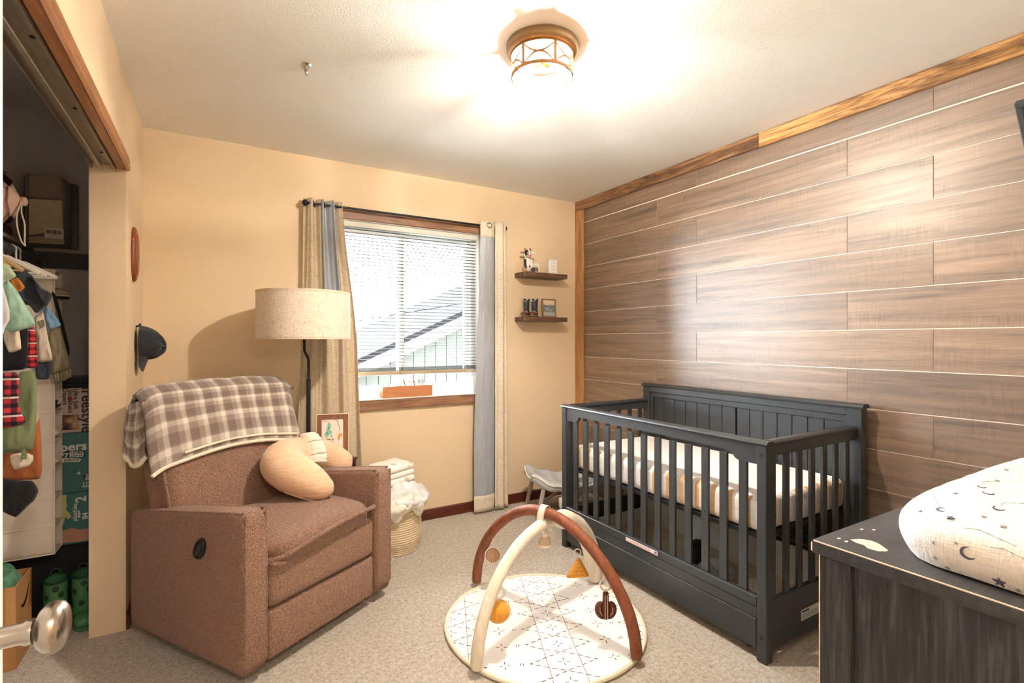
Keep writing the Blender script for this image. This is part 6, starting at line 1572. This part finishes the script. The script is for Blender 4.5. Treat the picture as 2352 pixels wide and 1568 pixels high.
for i in range(ncub + 1):
    z = OZ0 + pitch * i; m = MB(); m.box(OX0, OX1, OY0, OY1, z - .0035, z + .0015, .001, 1); sf = m.build('cubby_shelf', CAN, so_, smooth=None)
    m = MB(); m.tube([(OX0, OY0 - .0015, z), (OX1 + .002, OY0 - .0015, z), (OX1 + .002, OY1 + .001, z)], .0028, 6); m.build('binding', CAS, sf)
m = MB(); m.tube([(OX1, OY0 - .002, OZ0), (OX1, OY0 - .002, OZ1)], .003, 6); m.build('front_binding', CAS, so_)
m = MB(); m.tube([(OX1, OY1 + .001, OZ0), (OX1, OY1 + .001, OZ1)], .003, 6); m.build('front_binding', CAS, so_)
for y in (OY0 + .03, OY1 - .03):
    m = MB(); m.tube([(rdx - .02, y, OZ1)] + arc((rdx, y, rdz), .0205, math.radians(200), math.radians(-20), 10, 'XZ') + [(rdx + .02, y, OZ1)], .0035, 6); m.build('hanging_strap', CAN, so_)
# sneaker in the top cubby
sk = thing('baby_sneaker', 'tan and navy baby sneaker in the top organizer cubby', 'shoe', (OX1 - .035, (OY0 + OY1) / 2 + .005, OZ0 + pitch * 9 + .0018), 0)
m = MB(); m.prism([(.075 * math.cos(a) - .0, .03 * math.sin(a)) for a in [2 * PI * i / 24 for i in range(24)]], .0, .012, 'Z', bev=.003); m.build('sole', BLC, sk)
m = MB(); m.ball((.028, 0, .028), (.046, .028, .022), 18, 10); m.build('toe', plain('grey_suede', rgb(164, 156, 142), .8), sk)
m = MB(); m.ball((-.02, 0, .036), (.05, .027, .03), 18, 10); m.build('upper', NVY, sk)
m = MB(); m.tube([(.05 * math.cos(a) + .02, .029 * math.sin(a), .016) for a in [2 * PI * i / 20 for i in range(20)]], .004, 6, closed=True); m.build('foxing', plain('tan_rubber', rgb(204, 180, 148), .6), sk)
for i, (zc_, lab, mt_) in enumerate(((7, 'navy cloth rolled in an organizer cubby', NVY), (6, 'cream strap bundle in the cubby below the navy cloth', CAS), (5, 'cream folded cloth sticking out two cubbies below the navy cloth', CAS))):
    t = thing('rolled_cloth', lab, 'cloth', (OX1 - .04, (OY0 + OY1) / 2, OZ0 + pitch * (zc_ - 2) + .0018), 0, 'cloths in the hanging organizer')
    m = MB(); m.ball((0, 0, .026), (.05, .036, .026), 16, 10)
    for v in m.bm.verts: v.co.x += .006 * noise.noise(v.co * 40); v.co.z = max(v.co.z, .0005)
    m.build('roll', mt_, t, smooth=120)
    m = MB(); m.tube(spline([(.045, -.02, .03), (.052, 0, .05), (.045, .02, .03)], 4), .004, 6); m.build('tie', CAS, t)
wl = thing('wire_loop', 'white wire loop sticking out of the organizer', 'wire', (OX1, OY1 - .02, OZ0 + pitch * 6 + .01))
m = MB(); m.tube(spline([(-.02, 0, .002), (.02, 0, .0), (.038, 0, .03), (.03, 0, .055), (-.01, 0, .062), (-.03, 0, .06)], 5), .0016, 6); m.build('wire', plain('white_wire', rgb(220, 214, 204), .4), wl)

# ================================================================ diaper boxes
YD = 3.05; BX0, BX1 = -.80, XL - .139
TEAL = plain('teal_carton', rgb(66, 122, 122), .5, var=.04); TEAD = plain('dark_teal_print', rgb(34, 70, 72), .5); PKC = plain('pale_pink_carton', rgb(214, 190, 180), .5, var=.03); NVI = plain('navy_ink', rgb(52, 46, 60), .5); WHI = plain('white_ink', rgb(236, 236, 230), .5); REDI = plain('red_ink', rgb(170, 40, 52), .5); GRI2 = plain('green_ink', rgb(90, 160, 120), .5)
def zpx(y): return at(172, y, Y=YD).z
def carton(label, z0, z1, mat_, d1=3.36):
    t = thing('diaper_box', label, 'box', (0, 0, 0), 0, 'stacked diaper cartons')
    m = MB(); m.box(BX0, BX1, YD, d1, z0, z1, .003, 1); bd = m.build('carton', mat_, t, smooth=None); return t, bd
zs = [zpx(1248), zpx(1131), zpx(993), zpx(891)]
def lay(body_, px, py, size, mat_, par, rot=0, bold=.0006, al='CENTER', sx=1.0):
    p = at(px, py, Y=YD - .0012); u = Vector((math.cos(rot), 0, math.sin(rot))); w = Vector((-math.sin(rot), 0, math.cos(rot)))
    text(body_, size, mat_, par, frame_m(p, u, w), bold=bold, align=al, sx=sx)
def patch(poly, mat_, par, nm='printed_panel', o=0.0):
    q = MB(); q.prism([qpx(x, y, YD) for x, y in poly], YD - .0011 - o, YD - .0002 - o, 'Y'); return q.build(nm, mat_, par, smooth=None)
t, c1 = carton('pale pink diaper carton topmost of the stack with sideways lettering', zs[2] + .001, zs[3], PKC)
dn = -PI / 2
lay('freestyle', 200, 940, .062, NVI, c1, dn, .0012); lay('Ultra Soft', 174, 916, .024, NVI, c1, dn, .0006); lay('Skin', 161, 905, .024, NVI, c1, dn, .0004); lay('Shield', 161, 934, .024, NVI, c1, dn, .0004); lay('Diapers', 149, 911, .024, NVI, c1, dn, .0004)
p = at(161, 917, Y=YD); q = MB(); q.prism([(p.x + .011 * a, p.z + .011 * b) for a, b in ((0, -1), (.9, .1), (.8, .7), (.4, .9), (0, .5), (-.4, .9), (-.8, .7), (-.9, .1))], YD - .0012, YD - .0002, 'Y'); q.build('heart_print', REDI, c1, smooth=None)
k = N('sleeping_scene_print'); k.set(.5); k.col(k.ramp(k.noise(k.mp((1, 1, 1)), 26, 3), [(.35, rgb(44, 34, 34)), (.5, rgb(150, 104, 86)), (.65, rgb(200, 170, 130))])); 
patch([(138, 953), (182, 952), (182, 986), (138, 988)], k.m, c1, 'photo_print')
t, c2 = carton('teal diaper carton in the middle of the stack', zs[1] + .001, zs[2], TEAL)
patch([(139, 1035), (190, 1034), (197, 1040), (196, 1049), (190, 1050), (139, 1051)], TEAD, c2); patch([(160, 1037), (190, 1036), (193, 1042), (190, 1048), (160, 1049)], WHI, c2, 'printed_badge', .0008); patch([(139, 1052), (184, 1051), (186, 1056), (183, 1060), (139, 1061)], WHI, c2, 'printed_badge', .0004)
lay('pers', 169.5, 1026, .054, WHI, c2, 0, .0016); lay('ry', 150, 1042.5, .026, WHI, c2, 0, .001); 
def lay2(b_, px, py, s_, mat_, par, o=.0022, bold=.0004, rot=0):
    p = at(px, py, Y=YD - o); u = Vector((math.cos(rot), 0, math.sin(rot))); w = Vector((-math.sin(rot), 0, math.cos(rot))); text(b_, s_, mat_, par, frame_m(p, u, w), bold=bold)
lay2('ULTRA', 176.5, 1040.3, .0135, TEAD, c2, bold=.0005); lay2('CUSHIONY', 176.5, 1046, .0085, TEAD, c2); lay2('KPROOF', 165, 1056.3, .0145, TEAD, c2, bold=.0004)
p = at(159, 1010, Y=YD); q = MB(); q.tube([(p.x + .018 * a, YD - .0008, p.z + .018 * b) for a, b in ((0, -1), (.6, -.3), (.95, .3), (.7, .85), (.3, .8), (0, .3), (-.3, .7), (-.7, .6), (-.8, .1), (-.5, -.4))], .0012, 5, closed=True); q.build('heart_print', GRI2, c2)
patch([(190, 1090), (207, 1088), (207, 1104), (192, 1104)], TEAD, c2); lay2('2', 200, 1094, .026, WHI, c2, .0018, .0008); lay2('SIZE', 200, 1101, .009, WHI, c2, .0018); lay('112', 199, 1110, .022, WHI, c2, 0, .0006); lay('COUNT', 198, 1116.5, .0085, WHI, c2)
for x, y, s_ in ((181, 1086, .009), (175, 1080, .004), (185, 1122, .005), (202, 1082, .004), (168, 1085, .004)):
    p = at(x, y, Y=YD); q = MB(); q.prism([(p.x + s_ * a, p.z + s_ * b) for a, b in star], YD - .001, YD - .0002, 'Y'); q.build('star_print', WHI if s_ > .008 else TEAD, c2, smooth=None)
t, c3 = carton('teal diaper carton at the bottom of the stack with sideways numerals', zs[0], zs[1], TEAL)
up_ = PI / 2
lay('2', 187, 1146, .055, WHI, c3, up_, .0012); lay('84', 196, 1184, .03, WHI, c3, up_, .0008); lay('plushies', 172, 1176, .026, WHI, c3, up_, .0003); lay('diapers', 181, 1180, .012, WHI, c3, up_)
SKN = plain('skin_tone_print', rgb(196, 146, 122), .5, var=.15, vscale=20); patch([(138, 1222), (150, 1216), (165, 1212), (185, 1216), (207, 1212), (207, 1240), (138, 1247)], SKN, c3, 'photo_print')
patch([(139, 1136), (153, 1136), (152, 1150), (155, 1160), (151, 1170), (160, 1178), (164, 1186), (156, 1192), (150, 1186), (147, 1200), (139, 1216)], plain('pale_yellow_print', rgb(206, 196, 132), .5), c3, 'printed_shape')
# dark stand under the cartons, dark bag on top
sdk = thing('storage_cube', 'black storage cube under the diaper cartons', 'storage cube', (0, 0, 0))
m = MB(); m.box(BX0, BX1, 3.09, 3.365, .001, zs[0] - .012, .004, 1); m.build('cube_body', plain('black_fabric_cube', rgb(30, 30, 34), .8), sdk, smooth=None)
m = MB(); m.box(BX0, BX1, 3.06, 3.365, zs[0] - .0115, zs[0] - .0005, .003, 1); m.build('cube_lid', plain('black_fabric_cube', rgb(30, 30, 34), .8), sdk, smooth=None)
dbg = thing('dark_folded_cloth', 'dark grey folded cloth on the top diaper carton', 'cloth', (-.60, 3.2, zs[3] + .0005))
for i in range(2):
    m = MB(); m.box(-.11, .11, -.13, .13, .0005 + i * .022, .022 + i * .022, .009, 3)
    for v in m.bm.verts: v.co.z += .005 * noise.noise(v.co * 30) * (v.co.z > .004)
    m.build('folded_layer', tone('dark_grey_wool', (62, 62, 68)), dbg, smooth=80)

# ================================================================ rubber boots, carton of clothes
RBG = plain('green_rubber', rgb(74, 132, 88), .35, var=.06); RBD = plain('dark_green_dot', rgb(26, 66, 46), .4)
def wellie(x, y, rz, label):
    t = thing('rubber_boot', label, 'boot', (x, y, 0), rz, 'green rubber boots')
    def sf(u, v):
        a = 2 * PI * u; return (.040 * (1 + .06 * v) * math.cos(a), .012 + .044 * (1 + .05 * v) * math.sin(a), .05 + v * .165 + .006 * math.sin(a) * v)
    m = MB(); m.sheet(sf, 32, 10, .003, True); m.build('shaft', RBG, t, smooth=70)
    m = MB(); m.ball((0, .012, .045), (.041, .046, .044), 20, 12); m.ball((0, -.045, .032), (.038, .062, .032), 20, 12, pw=.85); m.build('foot', RBG, t)
    m = MB(); m.prism([(.042 * math.cos(a), -.024 + .09 * math.sin(a)) for a in [2 * PI * i / 28 for i in range(28)]], .0005, .014, 'Z', bev=.003); m.build('sole', RBG, t)
    m = MB(); m.tube([sf(i / 32, 1.0) for i in range(32)], .005, 8, closed=True); m.build('rim', RBD, t)
    for i, (u, v) in enumerate(((.55, .25), (.62, .62), (.72, .3), (.82, .66), (.9, .28), (.45, .6), (.98, .6), (.75, .85))):
        c = Vector(sf(u, v)); n_ = Vector((math.cos(2 * PI * u), math.sin(2 * PI * u), 0)); m = MB(); m.ball((0, 0, 0), (.011, .0018, .014), 12, 6, mtx=Matrix.Translation(c + n_ * .001) @ n_.to_track_quat('Y', 'Z').to_matrix().to_4x4()); m.build('dot', RBD, t)
    m = MB(); m.tube(spline([(-.02, .056, .21), (-.012, .06, .24), (.012, .06, .24), (.02, .056, .21)], 4), .004, 6); m.build('pull_loop', RBD, t)
wellie(-.606, 2.955, .2, 'green spotted rubber boot beside the clothes carton'); wellie(-.512, 2.965, .2, 'green spotted rubber boot half hidden by the closet jamb')
KRA = plain('kraft_cardboard', rgb(178, 128, 78), .8, var=.06, vscale=10)
kb = thing('cardboard_box', 'open cardboard carton with a smile mark on the closet floor', 'box', (0, 0, 0))
kx0, kx1, ky0, ky1, kz1 = -.96, -.662, 2.66, 2.855, .322
for nm, b in (('front_wall', (kx0, kx1, ky0, ky0 + .005, .001, kz1)), ('rear_wall', (kx0, kx1, ky1 - .005, ky1, .001, kz1)), ('side_wall', (kx1 - .005, kx1, ky0 + .0055, ky1 - .0055, .001, kz1)), ('side_wall', (kx0, kx0 + .005, ky0 + .0055, ky1 - .0055, .001, kz1)), ('box_bottom', (kx0 + .0055, kx1 - .0055, ky0 + .0055, ky1 - .0055, .001, .006))): part(nm, b, KRA, kb, 0)
TAPE = plain('shiny_tape', rgb(196, 150, 100), .3)
m = MB(); m.box(kx1 - .03, kx1 + .0006, ky0 - .0006, ky0 - .0001, .1, kz1); m.box(kx1, kx1 + .0006, ky0 - .0006, ky0 + .02, .1, kz1); m.build('tape', TAPE, kb, smooth=None)
m = MB(); sm_ = []
for i in range(13):
    q = i / 12; sm_.append((kx1 + .0008, ky0 + .06 + .10 * q, .245 - .05 * math.sin(PI * (.15 + .75 * q)) + .045 * q))
m.tube(sm_, [.002 + .0075 * math.sin(PI * min(1, (i + 1) / 13)) for i in range(13)], 8, flat=1.0)
for v in m.bm.verts: v.co.x = kx1 + .0008 + (v.co.x - kx1 - .0008) * .08
m.build('smile_mark', BLK, kb)
GRC = tone('green_jersey', (84, 130, 104), .2); DGC = tone('dark_green_jersey', (44, 62, 58), .2)
for i, (x, y, mt_, lab) in enumerate(((-.737, 2.735, GRC, 'crumpled green garment on top of the cardboard carton'), (-.872, 2.76, DGC, 'crumpled dark green garment in the cardboard carton'))):
    t = thing('crumpled_garment', lab, 'clothing', (x, y, .2), 0, 'clothes in the cardboard carton')
    m = MB(); m.ball((0, 0, .09), (.074, .074, .088), 30, 20)
    for v in m.bm.verts: v.co += v.co.normalized() * .022 * noise.noise(v.co * 26 + Vector((i * 5, 0, 0))); v.co.x = min(v.co.x, .068); v.co.y = max(min(v.co.y, .072), -.066)
    m.build('bundle', mt_, t, smooth=120)
    for j in range(3):
        a = j * 2.1 + i; m = MB(); m.tube(spline([(.05 * math.cos(a), .05 * math.sin(a), .13), (.03 * math.cos(a + .5), .03 * math.sin(a + .5), .175), (-.02 * math.cos(a), -.02 * math.sin(a), .168)], 5), .014, 8); m.build('fold', mt_, t, smooth=120)
